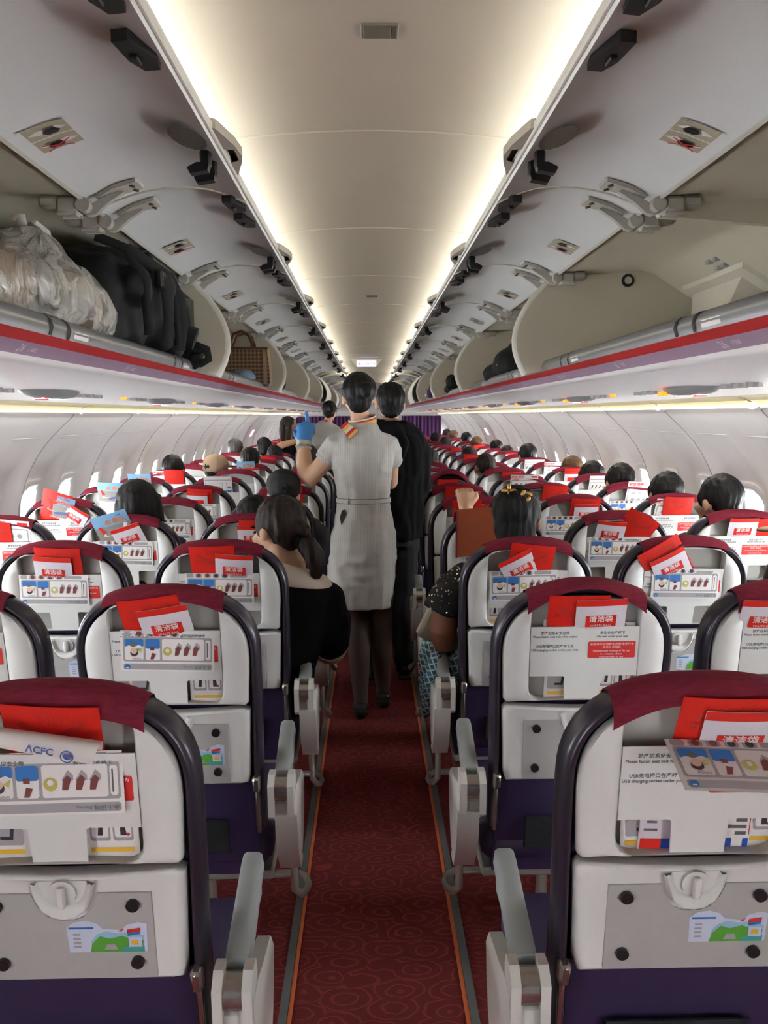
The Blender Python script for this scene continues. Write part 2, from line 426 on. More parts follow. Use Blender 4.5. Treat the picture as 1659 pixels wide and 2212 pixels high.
def pad(s):
    return MB().add([(s*(.352+.036*cos(2*pi*i/16)), .07*sin(2*pi*i/16), 2.060+.010*cos(2*pi*i/16)*.6) for i in range(16)]+[(s*.352, 0, 2.058)],
                    [[i, (i+1) % 16, 16] for i in range(16)]).mesh('latch_pad', mat('smoke_plastic', (104, 98, 88), .3), smooth=60)
for s in (-1, 1):
    bm_, hm_, pm_ = bracket(s), hook(s), pad(s)
    for k in range(9):
        y = 1.79+1.135*k
        b_ = link('rail_bracket', bm_, ceiling, loc=(0, y, 0))
        link('latch_pad', pm_, b_, loc=(s*.01, -.10, -.001)); link('latch_hook', hm_, b_, loc=(s*.008, -.015, 0)); link('latch_hook', hm_, b_, loc=(s*.008, .055, 0))
# small ceiling lamps and the exit sign
lamp_grey = mat('lamp_lens_grey', (128, 124, 116), .35); lamp_fr = mat('lamp_frame', (150, 145, 136), .5)
for i, (x, y) in enumerate(((.012, 1.607), (.01, 5.0))):
    t = thing('emergency_lamp', ['small unlit grey lamp set in the ceiling panel behind the first joint', 'small unlit lamp set in the ceiling further ahead, beyond three panel joints'][i], 'lamp', (x, y, ceil_z(x)))
    MB().box((0, 0, -.001), (.070, .056, .006), ch=.002).build('lamp_frame', lamp_fr, t)
    MB().box((-.004, 0, -.004), (.050, .044, .004), ch=.001).build('lamp_lens', lamp_grey, t)
    MB().box((.027, 0, -.004), (.010, .044, .004), ch=.001).build('lamp_end', mat('lamp_end_dark', (96, 93, 90), .5), t)
sign = thing('exit_sign', 'lit white exit sign with violet lettering hanging from the ceiling over the aisle', 'sign', (-.035, 10.38, 2.16))
MB().prism([(-.19, .055), (.19, .055), (.125, -.035), (-.125, -.035)], 'y', .0, .06).build('housing', edge_mat, sign)
MB().box((0, -.006, -.005), (.236, .012, .074), ch=.003).build('lit_face', mat('sign_lit', (240, 238, 255), .4, emit=(226, 222, 255), estr=1.15), sign)
vio = mat('sign_violet', (110, 92, 196), .6)
SGN = Matrix.Rotation(pi/2, 4, 'X')
for txt, dx, sz in (('出口', -.056, .036), ('EXIT', .036, .040)):
    link('lettering', text_mesh(txt, sz, vio), sign, M=Matrix.Translation((dx, -.0135, -.006)) @ SGN)
for sg in (-1, 1):
    MB().add([(sg*.103, -.0135, -.006), (sg*.088, -.0135, .012), (sg*.088, -.0135, -.024)], [(0, 1, 2)]).build('arrow', vio, sign, smooth=0)

# ------------------------------------------------------------------ soffit, cove and light strip above the windows
SOF = [(.722, 1.6275), (.76, 1.616), (.82, 1.605), (.90, 1.597), (1.02, 1.592), (1.20, 1.590), (1.40, 1.588), (1.405, 1.60)]
def cove_row(s):
    m = MB()
    def f(y, t):
        arch = (2*y/SEG-1)**2
        x = lerp(1.395-.03*arch*(1-t), 1.50, t); z = lerp(1.587+.000, 1.556, t)+.012*sin(pi*t)
        return (s*x, y, z)
    return m.grid(f, [.012+(SEG-.024)*i/12 for i in range(13)], [0, .15, .3, .45, .6, .75, .9, 1.0]).mesh('cove_panel', cove_mat, smooth=80)
for s in (-1, 1):
    i = 5 if s < 0 else 7
    sof = struct(MB().loft([[(s*x, CAB0, z) for x, z in SOF], [(s*x, CAB1, z) for x, z in SOF]], cap=False, closed=False).build('trim_%d' % i, soffit_mat, smooth=60))
    cv = struct(MB().loft([[(s*1.385, CAB0, 1.60), (s*1.54, CAB0, 1.59), (s*1.56, CAB0, 1.535)], [(s*1.385, CAB1, 1.60), (s*1.54, CAB1, 1.59), (s*1.56, CAB1, 1.535)]], cap=False, closed=False).build('trim_%d' % (i+1), cove_mat, smooth=0))
    cme = cove_row(s)
    gme = MB().box((s*1.502, SEG/2, 1.5495), (.012, SEG-.09, .011), ch=.003).mesh('light_strip', glow_mat)
    jm = MB(); d = [(-.075, 1.552), (0, 1.566), (.075, 1.552), (0, 1.534)]
    jm.add([(s*1.49, y, z) for y, z in d]+[(s*1.478, 0, 1.551), ], [(0, 1, 4), (1, 2, 4), (2, 3, 4), (3, 0, 4)]).add([(s*1.52, y, z) for y, z in d], [(0, 1, 2, 3)])
    jme = jm.mesh('joint_cap', soffit_mat, smooth=0)
    y0 = YP0-SEG
    while y0 < CAB1-.6:
        link('cove_panel', cme, cv, loc=(0, y0, 0)); link('light_strip', gme, cv, loc=(0, y0, 0)); link('joint_cap', jme, cv, loc=(0, y0, 0))
        y0 += SEG
# service units under the soffit
orange_lit = mat('call_light_orange', (255, 150, 40), .4, emit=(255, 140, 30), estr=1.2)
white_lit = mat('sign_light_white', (250, 250, 250), .4, emit=(255, 255, 255), estr=.9)
red_lit = mat('no_smoking_red', (236, 60, 70), .4, emit=(240, 50, 60), estr=.6)
plate_mat = mat('service_plate_grey', (150, 152, 150), .4); lens_mat = mat('reading_lens', (206, 206, 204), .15, metal=.4)
def soffit_z(x): return interp(SOF[:-1], x)[0]
def service_unit(s, y, label):
    t = thing('service_unit', label, 'service panel', (s*.935, y, 1.597), group='service units under the overhead bins')
    q = [(.050*cos(2*pi*i/20), .20*sin(2*pi*i/20)) for i in range(20)]
    MB().loft([[(a, b, .0) for a, b in q], [(a*.98, b*.98, -.003) for a, b in q], [(a*.8, b*.85, -.015) for a, b in q], [(a*.4, b*.5, -.022) for a, b in q]]).build('plate', plate_mat, t, smooth=60)
    MB().box((0, -.065, -.020), (.030, .060, .008), ch=.002).build('sign_light', white_lit, t)
    MB().box((0, -.065, -.025), (.032, .018, .004)).build('no_smoking_mark', red_lit, t)
    MB().box((0, .035, -.021), (.028, .026, .008), ch=.002).build('sign_light', white_lit, t)
    MB().box((0, .080, -.020), (.028, .026, .008), ch=.002).build('sign_light', white_lit, t)
    for k, yy in enumerate((-.42, -.34, -.27, .28, .36, .44)):
        MB().tube([(-.01, yy, .0), (-.01, yy, -.012)], .020, n=10).build('reading_light' if k % 2 else 'air_nozzle', lens_mat, t)
    MB().box((-.03, .15, -.014), (.022, .05, .012), ch=.003).build('call_light', orange_lit, t)
    MB().box((-.01, -.52, -.006), (.016, .032, .012), ch=.003).build('call_light', orange_lit, t)
for s in (-1, 1):
    for k in range(11):
        service_unit(s, 2.44+1.28*k, 'oval service unit under the %s overhead bins, %s from the rear' % ('left' if s < 0 else 'right', ['first', 'second', 'third', 'fourth', 'fifth', 'sixth', 'seventh', 'eighth', 'ninth', 'tenth', 'eleventh'][k]))

# ------------------------------------------------------------------ rear and front bulkheads
struct(MB().box((0, CAB0-.03, 1.2), (3.7, .06, 2.5)).build('wall_back', mat('bulkhead_dark', (74, 70, 68), .6), smooth=0))
struct(MB().box((0, CAB1+.05, 1.2), (3.9, .06, 2.5)).build('wall_front', white_panel, smooth=0))
# ------------------------------------------------------------------ overhead bins
BIN0, BINL = 1.077-2.134, 2.134
DOOR_OPEN = [(.690, 2.034), (.650, 2.050), (.60, 2.068), (.555, 2.079), (.51, 2.086), (.46, 2.088), (.41, 2.083), (.375, 2.074), (.345, 2.063), (.315, 2.051)]
DOOR_SHUT = [(.690, 2.034), (.655, 1.995), (.615, 1.954), (.585, 1.910), (.565, 1.87), (.553, 1.835), (.549, 1.80), (.552, 1.765), (.562, 1.73), (.588, 1.684)]
RAIL = [(.690, 1.722), (.676, 1.729), (.660, 1.726), (.649, 1.716), (.645, 1.702), (.6505, 1.684)]
def strip_prof(s, prof, L, mm, name, t=0, smooth=60):
    m = MB(); m.loft([[(s*x, 0, z) for x, z in prof], [(s*x, L, z) for x, z in prof]], cap=False, closed=False)
    return m.mesh(name, mm, smooth=smooth)
def plate_from(s, prof, y0, y1, th, mm, name):
    """curved sheet of thickness th swept along y"""
    m = MB(); n = len(prof); nrm = []
    for i in range(n):
        a = Vector(prof[max(i-1, 0)]); b = Vector(prof[min(i+1, n-1)]); d = (b-a).normalized(); nrm.append(Vector((-d.y, d.x)))
    outer = [tuple(Vector(p)-nv*th) for p, nv in zip(prof, nrm)]
    loop = list(prof)+outer[::-1]
    m.loft([[(s*x, y0, z) for x, z in loop], [(s*x, y1, z) for x, z in loop]], cap=True)
    return m.mesh(name, mm, smooth=40)
BM = {}
beige_print = mat('sticker_beige', (182, 174, 146), .6)
for s in (-1, 1):
    d = {}
    L = BINL
    liner = MB()
    prof = [(.692, 1.722), (.72, 1.700), (1.40, 1.700), (1.44, 1.74), (1.36, 1.86), (1.06, 2.045), (1.02, 2.055), (.70, 2.040)]
    liner.loft([[(s*x, 0, z) for x, z in prof], [(s*x, L, z) for x, z in prof]], cap=False, closed=False)
    d['liner'] = liner.mesh('liner', liner_mat, smooth=40)
    dv = DOOR_SHUT[:-1]+[(.592, 1.676), (.66, 1.69), (1.40, 1.698), (1.44, 1.74), (1.36, 1.86), (1.06, 2.047), (1.02, 2.057)]
    d['divider'] = MB().prism([(s*x, z) for x, z in dv], 'x' if False else 'y', L-.030, L-.006).mesh('divider', liner_mat, smooth=30)
    ed = [(s*x, L-.019, z) for x, z in DOOR_SHUT[:-1]+[(.588, 1.674)]]
    d['divider_edge'] = MB().tube(ed, (.0075, .018), n=8, hint=(s, 0, 0)).mesh('divider_edge', edge_mat, smooth=60)
    d['brace'] = MB().prism([(s*x, z) for x, z in ((.70, 2.040), (.72, 2.012), (1.10, 1.985), (1.12, 2.02), (1.02, 2.056))], 'y', L/2-.012, L/2+.012).mesh('brace', liner_mat, smooth=30)
    d['rail'] = strip_prof(s, RAIL, L, rail_mat, 'rail')
    d['red_stripe'] = strip_prof(s, [(.6505, 1.684), (.664, 1.6785), (.679, 1.669)], L, red_strip, 'red_stripe')
    d['purple_stripe'] = strip_prof(s, [(.679, 1.669), (.691, 1.659), (.702, 1.646)], L, purple_strip, 'purple_stripe')
    d['lip'] = strip_prof(s, [(.702, 1.646), (.700, 1.640), (.704, 1.633), (.712, 1.6295), (.722, 1.6275)], L, soffit_mat, 'lip')
    sl = MB()
    for dy in (-.05, .05):
        pr = [(x-.0015*(1), z+.0005) for x, z in RAIL[1:]]
        sl.loft([[(s*(x-.001), dy-.006, z) for x, z in pr], [(s*(x-.001), dy+.006, z) for x, z in pr]], cap=False, closed=False)
    d['strike_slot'] = sl.mesh('strike_slot', dark_slot, recalc=False, smooth=0)
    d['rail_tag'] = MB().quad((s*.6447, -.045, 1.7045), (s*.6447, .045, 1.7045), (s*.648, .045, 1.690), (s*.648, -.045, 1.690)).mesh('rail_tag', white_print, recalc=False, smooth=0)
    d['door'] = plate_from(s, DOOR_OPEN, .004, SEG-.004, .012, door_mat, 'door')
    d['door_shut'] = plate_from(s, DOOR_SHUT, .004, SEG-.004, .010, door_mat, 'door')
    d['top_trim'] = MB().loft([[(s*.700, 0, 2.041), (s*.688, 0, 2.028), (s*.678, 0, 2.031)], [(s*.700, L, 2.041), (s*.688, L, 2.028), (s*.678, L, 2.031)]], cap=False, closed=False).mesh('top_trim', edge_mat, smooth=60)
    d['seam'] = MB().tube([(s*x, 0, z-.002) for x, z in DOOR_OPEN], .0022, n=6).mesh('door_gasket', edge_mat)
    # hinge: bracket bolted to the door, barrel, housing on the bin
    h = MB()
    arm = [(.690, 2.006), (.672, 2.022), (.640, 2.040), (.600, 2.056), (.590, 2.052), (.630, 2.026), (.66, 2.000), (.68, 1.998)]
    h.prism([(s*x, z) for x, z in arm], 'y', -.008, .008)
    pl_ = [(.655, -.012), (.612, -.030), (.556, -.034), (.552, -.028), (.552, .028), (.556, .034), (.612, .030), (.655, .012)]
    dz_ = lambda x: interp(sorted(DOOR_OPEN), x)[0]
    npl = len(pl_); h.add([(s*x, y, dz_(x)-.002) for x, y in pl_]+[(s*x, y*.94, dz_(x)-.011) for x, y in pl_], [[npl+i for i in range(npl)]]+[[i, (i+1) % npl, npl+(i+1) % npl, npl+i] for i in range(npl)])
    h.tube([(s*.682, -.032, 2.018), (s*.682, .032, 2.018)], .017, n=14)
    for bx, bz, by in ((.567, 2.064, -.018), (.567, 2.064, .018), (.612, 2.050, 0)):
        h.tube([(s*bx, by, bz), (s*(bx+.001), by, bz-.004)], .007, n=8, mi=1)
    d['hinge'] = h.mesh('hinge', [hinge_mat, bolt_mat], smooth=40)
    hb = MB(); hb.box((s*.722, 0, 2.018), (.050, .058, .040), ch=.008); hb.box((s*.765, 0, 2.026), (.050, .046, .030), ch=.008); hb.tube([(s*.700, -.02, 2.002), (s*.745, -.02, 2.000)], .006, n=6).tube([(s*.700, .02, 2.002), (s*.745, .02, 2.000)], .006, n=6)
    d['hinge_housing'] = hb.mesh('hinge_housing', hinge_mat, smooth=40)
    # black striker near the door tip
    st = MB(); st.prism([(s*.372, -.045), (s*.348, -.05), (s*.322, .012), (s*.326, .05), (s*.35, .055), (s*.365, .02)], 'z', 2.046, 2.063)
    st.box((s*.352, .01, 2.044), (.012, .03, .006), ch=.002)
    d['striker'] = st.mesh('striker', black_plastic, smooth=30)
    # load sticker: two cells with a case drawn in each, the second crossed out
    def dpt(x, y, lift=.0025):
        z = interp(sorted([(a, b) for a, b in DOOR_OPEN]), x)[0]; return (s*x, y, z-lift)
    k = MB()
    k.grid(lambda x, y: dpt(x, y), [.572, .60, .63, .662], [-.062, .062])
    for cy in (-.031, .031):
        k.grid(lambda x, y: dpt(x, y, .0032), [.576, .60, .63, .656], [cy-.029, cy+.029], mi=1)
        hexa = [dpt(.615+.030*cos(a)*1.25, cy+.012*sin(a), .0038) for a in [pi*i/3 for i in range(6)]]
        k.add(hexa, [list(range(6))], mi=0)
        o = -.008 if cy < 0 else .004
        hexa = [dpt(.615+o+.017*cos(a), cy+.014*sin(a), .0078) for a in [pi*i/3 for i in range(6)]]
        k.add(hexa, [list(range(6))], mi=2)
    for sg in (-1, 1):
        a = dpt(.590, .031-sg*.017, .0095); b = dpt(.642, .031+sg*.017, .0095); w = .0022
        k.add([(a[0], a[1]-w, a[2]), (a[0], a[1]+w, a[2]), (b[0], b[1]+w, b[2]), (b[0], b[1]-w, b[2])], [(0, 1, 2, 3)], mi=3)
    d['sticker'] = k.mesh('load_sticker', [white_print, beige_print, black_plastic, red_print], recalc=False, smooth=0)
    BM[s] = d
num_ink = mat('row_number_white', (226, 218, 226), .5)
BINS = {}
BIN_LABEL = {(-1, 0): 'left overhead bin with open doors behind the one with the plastic bag', (1, 0): 'right overhead bin with open doors next to the rear bulkhead',
  (-1, 1): 'open left overhead bin holding a clear plastic bag and a black backpack', (1, 1): 'nearly empty open right overhead bin with a moulded box on its back wall',
  (-1, 2): 'open left overhead bin holding the brown checkered tote', (1, 2): 'open right overhead bin with a slumped black bag behind its divider',
  (-1, 3): 'open left overhead bin just ahead of the checkered tote', (1, 3): 'open right overhead bin with a small black strapped bag'}
for s in (-1, 1):
    d = BM[s]
    for k in range(9):
        y0 = BIN0+BINL*k
        t = thing('overhead_bin', BIN_LABEL.get((s, k), '%s overhead bin %s bins ahead of the one with the %s' % ('left' if s < 0 else 'right', NUM[k-1], 'plastic bag' if s < 0 else 'moulded box')), 'overhead bin', (0, y0, 0), group='%s overhead bins' % ('left' if s < 0 else 'right'))
        BINS[s, k] = t
        for q in ('liner', 'divider', 'divider_edge', 'rail', 'red_stripe', 'purple_stripe', 'lip', 'top_trim'): link(q, d[q], t)
        if s > 0 or k > 1: link('brace', d['brace'], t)
        for j in (0, 1):
            yy = j*SEG
            sl = link('strike_slot', d['strike_slot'], t, loc=(0, yy+.67, 0)); link('rail_tag', d['rail_tag'], t, loc=(0, yy+.67+(.13 if s < 0 else -.13), 0))
            shut = (k == 5 and j == 1) or (k == 7 and j == 0)
            dr = link('door', d['door_shut' if shut else 'door'], t, loc=(0, yy, 0))
            for hy in (.085, SEG-.085):
                link('hinge_housing', d['hinge_housing'], t, loc=(0, yy+hy, 0))
                if not shut: link('hinge', d['hinge'], dr, loc=(0, hy, 0))
            if not shut:
                link('load_sticker', d['sticker'], dr, loc=(0, .60, 0)); link('door_gasket', d['seam'], dr, loc=(0, 0, 0))
                for hy in (.03, .21): link('striker', d['striker'], dr, loc=(0, hy, 0))
# row numbers printed on the purple stripe (one per seat row)
for s in (-1, 1):
    for i in range(10):
        y = 1.655+.7085*i; k = int((y-BIN0)//BINL); t = BINS[s, k]
        nx = Vector((-s*.62, 0, -.78)).normalized(); xd = Vector((0, -1 if s > 0 else 1, 0)); yd = nx.cross(xd).normalized()
        M = Matrix((xd, yd, nx)).transposed().to_4x4(); M.translation = Vector((s*.6905, y-(BIN0+BINL*k), 1.6575))+nx*.0015
        link('row_number', text_mesh(str(26-i), .030, num_ink), t, M=M)
        M2 = M.copy(); M2.translation = M.translation+xd*.058; link('seat_letters', text_mesh('/ ABC' if s < 0 else '/ DEF', .017, num_ink), t, M=M2)
        for e in (-.36,):
            pass
# details in the right rear bin: moulded box, grommet, marks
t = BINS[1, 1]; yb = BIN0+BINL
def bw(u, y, off=0):   # point on the sloped back wall of the right bin, u 0..1 from top to bottom
    a, b = Vector((1.06, 2.045)), Vector((1.36, 1.86)); d_ = (b-a); n_ = Vector((d_.y, -d_.x)).normalized()
    if n_.x > 0: n_ = -n_
    p = a+d_*u+n_*off; return (p.x, y-yb, p.y)
m = MB()
Y0, Y1 = 2.62, 3.12
rings = [[bw(.30, Y0), bw(.30, Y1), bw(1.25, Y1), bw(1.25, Y0)], [bw(.33, Y0+.01, .012), bw(.33, Y1-.01, .012), bw(1.22, Y1-.01, .012), bw(1.22, Y0+.01, .012)],
         [bw(.42, Y0+.07, .015), bw(.42, Y1-.03, .015), bw(1.2, Y1-.03, .015), bw(1.2, Y0+.07, .015)],
         [bw(.52, Y0+.13, .10), bw(.52, Y1-.06, .10), bw(1.15, Y1-.06, .10), bw(1.15, Y0+.13, .10)]]
m.loft(rings); m.build('moulded_box', mat('moulded_box_cream', (206, 199, 180), .5), t, smooth=25)
MB().tube([(.965, 3.195-yb, 2.02), (.965, 3.175-yb, 2.02)], .024, n=16).build('grommet', black_plastic, t); MB().tube([(.965, 3.18-yb, 2.02), (.965, 3.172-yb, 2.02)], .014, n=12).build('grommet_cap', hinge_mat, t)
for a in (0, 1):
    for b in (0, 1): MB().box(((bw(.16+.10*a, 0, .002)[0]), 2.72+.05*b-yb, bw(.16+.10*a, 0, .002)[2]), (.018, .025, .012)).build('placard', grey_print, t, smooth=0)
for i, (a, b) in enumerate(((3.10, 2.2), (3.14, 2.1))): pass
# ------------------------------------------------------------------ seats
ROW0, PITCH, TILT = 1.2036, .72, .14
XCOL = (.2796+.2225, .2796+.2225+.5114, .2796+.2225+1.0228)
def S(u, z, off=0): return (u, (1.13-z)*TILT-off, z)
_n = sqrt(1+TILT*TILT)
def SB(u, z, off=0, ang=0, tip=0):
    """seat-back frame: local x along the row, y up the back, z towards the rear"""
    up = Vector((0, -TILT, 1))/_n; nn = Vector((0, -1, -TILT))/_n
    M = Matrix((Vector((1, 0, 0)), up, nn)).transposed().to_4x4(); M.translation = S(u, z, off)
    return M @ Matrix.Rotation(ang, 4, 'Z') @ Matrix.Rotation(tip, 4, 'X')
def arch_z(u, w, zs, zt, p=2.5): return zs+(zt-zs)*max(0, 1-(abs(u)/w)**p)**(1/p)
def outline(w, zs, zt, zb, wb, n=28, p=2.5, dip=0):
    """loop from bottom centre going left, up, over, down right"""
    pts = []
    for i in range(5): t = i/4; pts.append((-wb*t, zb+dip*(t*t-1)))
    for i in range(1, 6): t = i/6; pts.append((lerp(-wb, -w, smooth01(t)), lerp(zb, zs, t)))
    for i in range(n+1):
        a = pi*(1-i/n); c, s_ = cos(a), sin(a)
        pts.append((w*math.copysign(abs(c)**(2/p), c), zs+(zt-zs)*abs(s_)**(2/p)))
    L_ = pts[1:10]
    return pts+[(-x, z) for x, z in L_[::-1]]
def resample(loop, N):
    P = [Vector(p) for p in loop]; P.append(P[0]); d = [0]
    for a, b in zip(P, P[1:]): d.append(d[-1]+(b-a).length)
    out = []; j = 0
    for i in range(N):
        t = d[-1]*i/N
        while d[j+1] < t: j += 1
        out.append(tuple(P[j].lerp(P[j+1], (t-d[j])/max(1e-9, d[j+1]-d[j]))))
    return out
SM = {}
def seat_meshes():
    # rim of dark leather around the back
    o = outline(.2085, .945, 1.108, .47, .202)
    path = [p for p in o if True][4:-3]
    SM['back_frame'] = MB().tube([S(u, z, -.026) for u, z in path], [(.0155, .036)]*len(path), n=10, hint=(0, 0, -1) if False else (1, 0, 0)).mesh('back_frame', frame_mat, smooth=70)
    # correct ellipse orientation by building rings explicitly
    m = MB(); rings = []
    for i, (u, z) in enumerate(path):
        a = Vector(path[max(0, i-1)]); b = Vector(path[min(len(path)-1, i+1)]); t = (b-a).normalized(); nr = Vector((-t.y, t.x))
        rings.append([S(u+nr.x*.0130*cos(2*pi*j/10), z+nr.y*.0130*cos(2*pi*j/10), -.028+.037*sin(2*pi*j/10)) for j in range(10)])
    SM['back_frame'] = m.loft(rings).mesh('back_frame', frame_mat, smooth=70)
    # upholstered front of the back
    m = MB(); o = resample(outline(.204, .945, 1.104, .44, .205), 60)
    def lp(k, off0, zc=.8): return [S(u*k, zc+(z-zc)*k, off0-(.05 if z < .62 else .05*max(0, (.72-z)/.1) if z < .72 else 0)) for u, z in o]
    m.loft([lp(.97, -.026), lp(1.0, -.040), lp(.97, -.072), lp(.86, -.086)])
    SM['backrest'] = m.mesh('backrest', leather, smooth=60)
    # white shell with the literature recess
    N = 72
    out = resample(outline(.1955, .945, 1.092, .820, .190, dip=-.010), N)
    rr = rrect(.131, .130, .03, n=4); rr = [(x, z+.956) for x, z in rr]
    # start both loops at bottom centre going left
    k0 = min(range(len(rr)), key=lambda i: (abs(rr[i][0])+abs(rr[i][1]-.826)*3)); rr = [(0, .826)]+[p for p in rr[::-1]]
    i0 = min(range(1, len(rr)), key=lambda i: abs(rr[i][0]+.101)+abs(rr[i][1]-.826)); body = rr[1:]; body = body[i0-1:]+body[:i0-1]
    inn = resample([(0, .826)]+body, N)
    ctr = Vector((0, .955))
    def inset(L_, k): return [tuple(Vector(p).lerp(Vector(q), k)) for p, q in zip(out, inn)]
    rings = [[S(u, z, -.010) for u, z in out], [S(u, z, .004) for u, z in out], [S(u, z, .010) for u, z in inset(0, .08)], [S(u, z, .0135) for u, z in inset(0, .45)],
             [S(u, z, .012) for u, z in inset(0, .93)], [S(u, z, .007) for u, z in inn], [S(u, z, -.022) for u, z in inn]]
    SM['shell'] = MB().loft(rings, cap=False).mesh('shell', shell_mat, smooth=50)
    SM['recess'] = MB().add([S(u, z, -.021) for u, z in inn], [list(range(N))]).mesh('recess', recess_mat, smooth=0)
    T = [(-.1305, 1.016), (.1305, 1.016), (.1305, .889), (.049, .889), (.045, .885), (.043, .836), (.043, .8275), (-.043, .8275), (-.043, .836), (-.045, .885), (-.049, .889), (-.1305, .889)]
    n = len(T)
    SM['pocket_panel'] = MB().add([S(u, z, .0095) for u, z in T]+[S(u, z, .006) for u, z in T], [list(range(n)), [n+i for i in range(n)][::-1]]+[[i, (i+1) % n, n+(i+1) % n, n+i] for i in range(n)]).mesh('pocket_panel', shell_mat, smooth=0)
    # tray table
    o = [(-.178, .608), (-.183, .612), (-.187, .70), (-.1925, .808), (-.190, .814)]+[(-.19+.38*i/12, .803+.011*abs(-1+i/6)**1.6) for i in range(1, 12)]+[(.190, .814), (.1925, .808), (.187, .70), (.183, .612), (.178, .608)]
    o = resample(o, 64)
    def tl(k, off, zc=.71): return [S(u*k, zc+(z-zc)*k, off) for u, z in o]
    SM['tray'] = MB().loft([tl(1, -.02), tl(1, .004), tl(.985, .009), tl(.93, .012), tl(.90, .0105)]).mesh('tray_table', shell_mat, smooth=50)
    G = [(-.137, .773), (-.052, .773), (-.044, .750), (-.030, .731), (-.012, .7235), (.012, .7235), (.030, .731), (.044, .750), (.052, .773), (.137, .773), (.137, .613), (-.137, .613)]
    n = len(G)
    SM['tray_panel'] = MB().add([S(u, z, .0128) for u, z in G]+[S(u*1.012, .693+(z-.693)*1.015, .0095) for u, z in G], [list(range(n))]+[[i, (i+1) % n, n+(i+1) % n, n+i] for i in range(n)]).mesh('tray_panel', shell_grey, smooth=0)
    # latch housing: U rim + dish + knob
    U = [(-.052, .793), (-.046, .757), (-.036, .728), (-.018, .712), (0, .708), (.018, .712), (.036, .728), (.046, .757), (.052, .793)]
    V = [(-.045, .793), (-.039, .760), (-.028, .740), (-.014, .731), (0, .729), (.014, .731), (.028, .740), (.039, .760), (.045, .793)]
    U = [(u*.94, .793-(.793-z)*.74) for u, z in U]; V = [(u*.92, .793-(.793-z)*.70) for u, z in V]
    m = MB(); m.loft([[S(u*1.03, z-.002, .010) for u, z in U], [S(u, z, .021) for u, z in U], [S(u*.95, z+.004, .023) for u, z in U], [S(u, z, .019) for u, z in V], [S(u*.92, z+.004, .0135) for u, z in V]], cap=False, closed=False)
    m.add([S(u*.93, z+.004, .0138) for u, z in V], [list(range(len(V)))])
    SM['latch_housing'] = m.mesh('latch_housing', shell_mat, smooth=60)
    m = MB(); kk = SB(0, .778, .014); m.tube([(0, 0, 0), (0, 0, .005)], .022, n=18, M=kk); m.box((0, -.004, .010), (.013, .038, .011), ch=.003, M=kk)
    SM['latch_knob'] = m.mesh('latch_knob', shell_mat, smooth=40)
    m = MB(); m.tube([(0, 0, .0), (0, 0, .007)], .0105, n=12); SM['button'] = m.mesh('tray_bumper', black_plastic, smooth=40)
    m = MB(); m.box((0, -.062, -.012), (.012, .155, .016), ch=.003); m.box((0, .012, .004), (.020, .040, .026), ch=.005); SM['tray_arm'] = m.mesh('tray_arm', steel, smooth=40)
    # lower back, net, cushion, legs
    m = MB(); m.loft([[S(x*w, z, off) for x, z, off in ((-1, .34, -.10), (1, .34, -.10), (1, .34, -.012), (.98, .47, -.002), (.96, .50, -.012), (.95, .612, -.012), (.95, .612, -.10), (-.95, .612, -.10), (-.95, .612, -.012), (-.96, .50, -.012), (-.98, .47, -.002), (-1, .34, -.012))] for w in (.205,)] +
           [], cap=False)
    ring = [(-.205, .34), (-.20, .47), (-.192, .50), (-.19, .615), (.19, .615), (.192, .50), (.20, .47), (.205, .34)]
    m = MB(); m.loft([[S(u, z, -.012 if z > .49 else .0) for u, z in ring], [S(u, z, -.085) for u, z in ring]])
    SM['lower_back'] = m.mesh('lower_back', leather, smooth=35)
    n4 = [(-.125, .500), (.125, .500), (.125, .410), (-.125, .410)]
    SM['net_pocket'] = MB().loft([[S(u, z, .0005) for u, z in n4], [S(u*.97, z, .006) for u, z in n4]]).mesh('net_pocket', net_mat, smooth=0)
    SM['seat_cushion'] = MB().box((0, .335, .402), (.455, .46, .115), ch=.034).mesh('seat_cushion', leather, smooth=60)
    SM['seat_pan'] = MB().box((0, .33, .335), (.46, .44, .025), ch=.006).mesh('seat_pan', mat('seat_pan_grey', (120, 116, 108), .5), smooth=40)
    SM['leg'] = MB().tube([(0, .18, 0), (0, .20, .33)], (.02, .012), n=8).tube([(0, .46, 0), (0, .42, .33)], (.02, .012), n=8).box((0, .32, .012), (.05, .36, .024), ch=.005).mesh('leg', tube_mat, smooth=50)
    SM['bar'] = MB().tube([(-.2545, .50, .115), (.2545, .50, .115)], .0125, n=8).mesh('baggage_bar', tube_mat, smooth=60)
    for s in (-1, 1):
        loop = [(s*.20, .50, .115), (s*.262, .498, .115), (s*.285, .485, .112), (s*.294, .455, .108), (s*.292, .40, .12), (s*.284, .33, .15), (s*.272, .27, .20), (s*.268, .30, .27), (s*.268, .36, .335)]
        SM['bar_loop', s] = MB().tube(loop, .0115, n=8).mesh('baggage_bar_loop', tube_mat, smooth=60)
        # aisle armrest; s = +1 when the aisle lies towards +x
        X = lambda u: s*u
        m = MB(); r0 = [(-.0225, -.010), (-.019, .016), (-.012, .021), (.012, .021), (.019, .016), (.0225, -.010), (.018, -.020), (-.018, -.020)]
        rings = []
        for y, cx, cz, k in ((.045, .268, .632, .92), (.06, .2675, .634, 1), (.20, .260, .637, 1), (.33, .252, .638, 1), (.368, .2505, .636, .97), (.385, .2495, .630, .8)):
            rings.append([(X(cx+a*k), y, cz+b*k) for a, b in r0])
        SM['armrest_pad', s] = m.loft(rings).mesh('armrest_pad', arm_grey, smooth=40)
        SM['armrest_body', s] = MB().box((X(.2575), .21, .600), (.026, .27, .045), ch=.008).mesh('armrest_body', arm_grey, smooth=40)
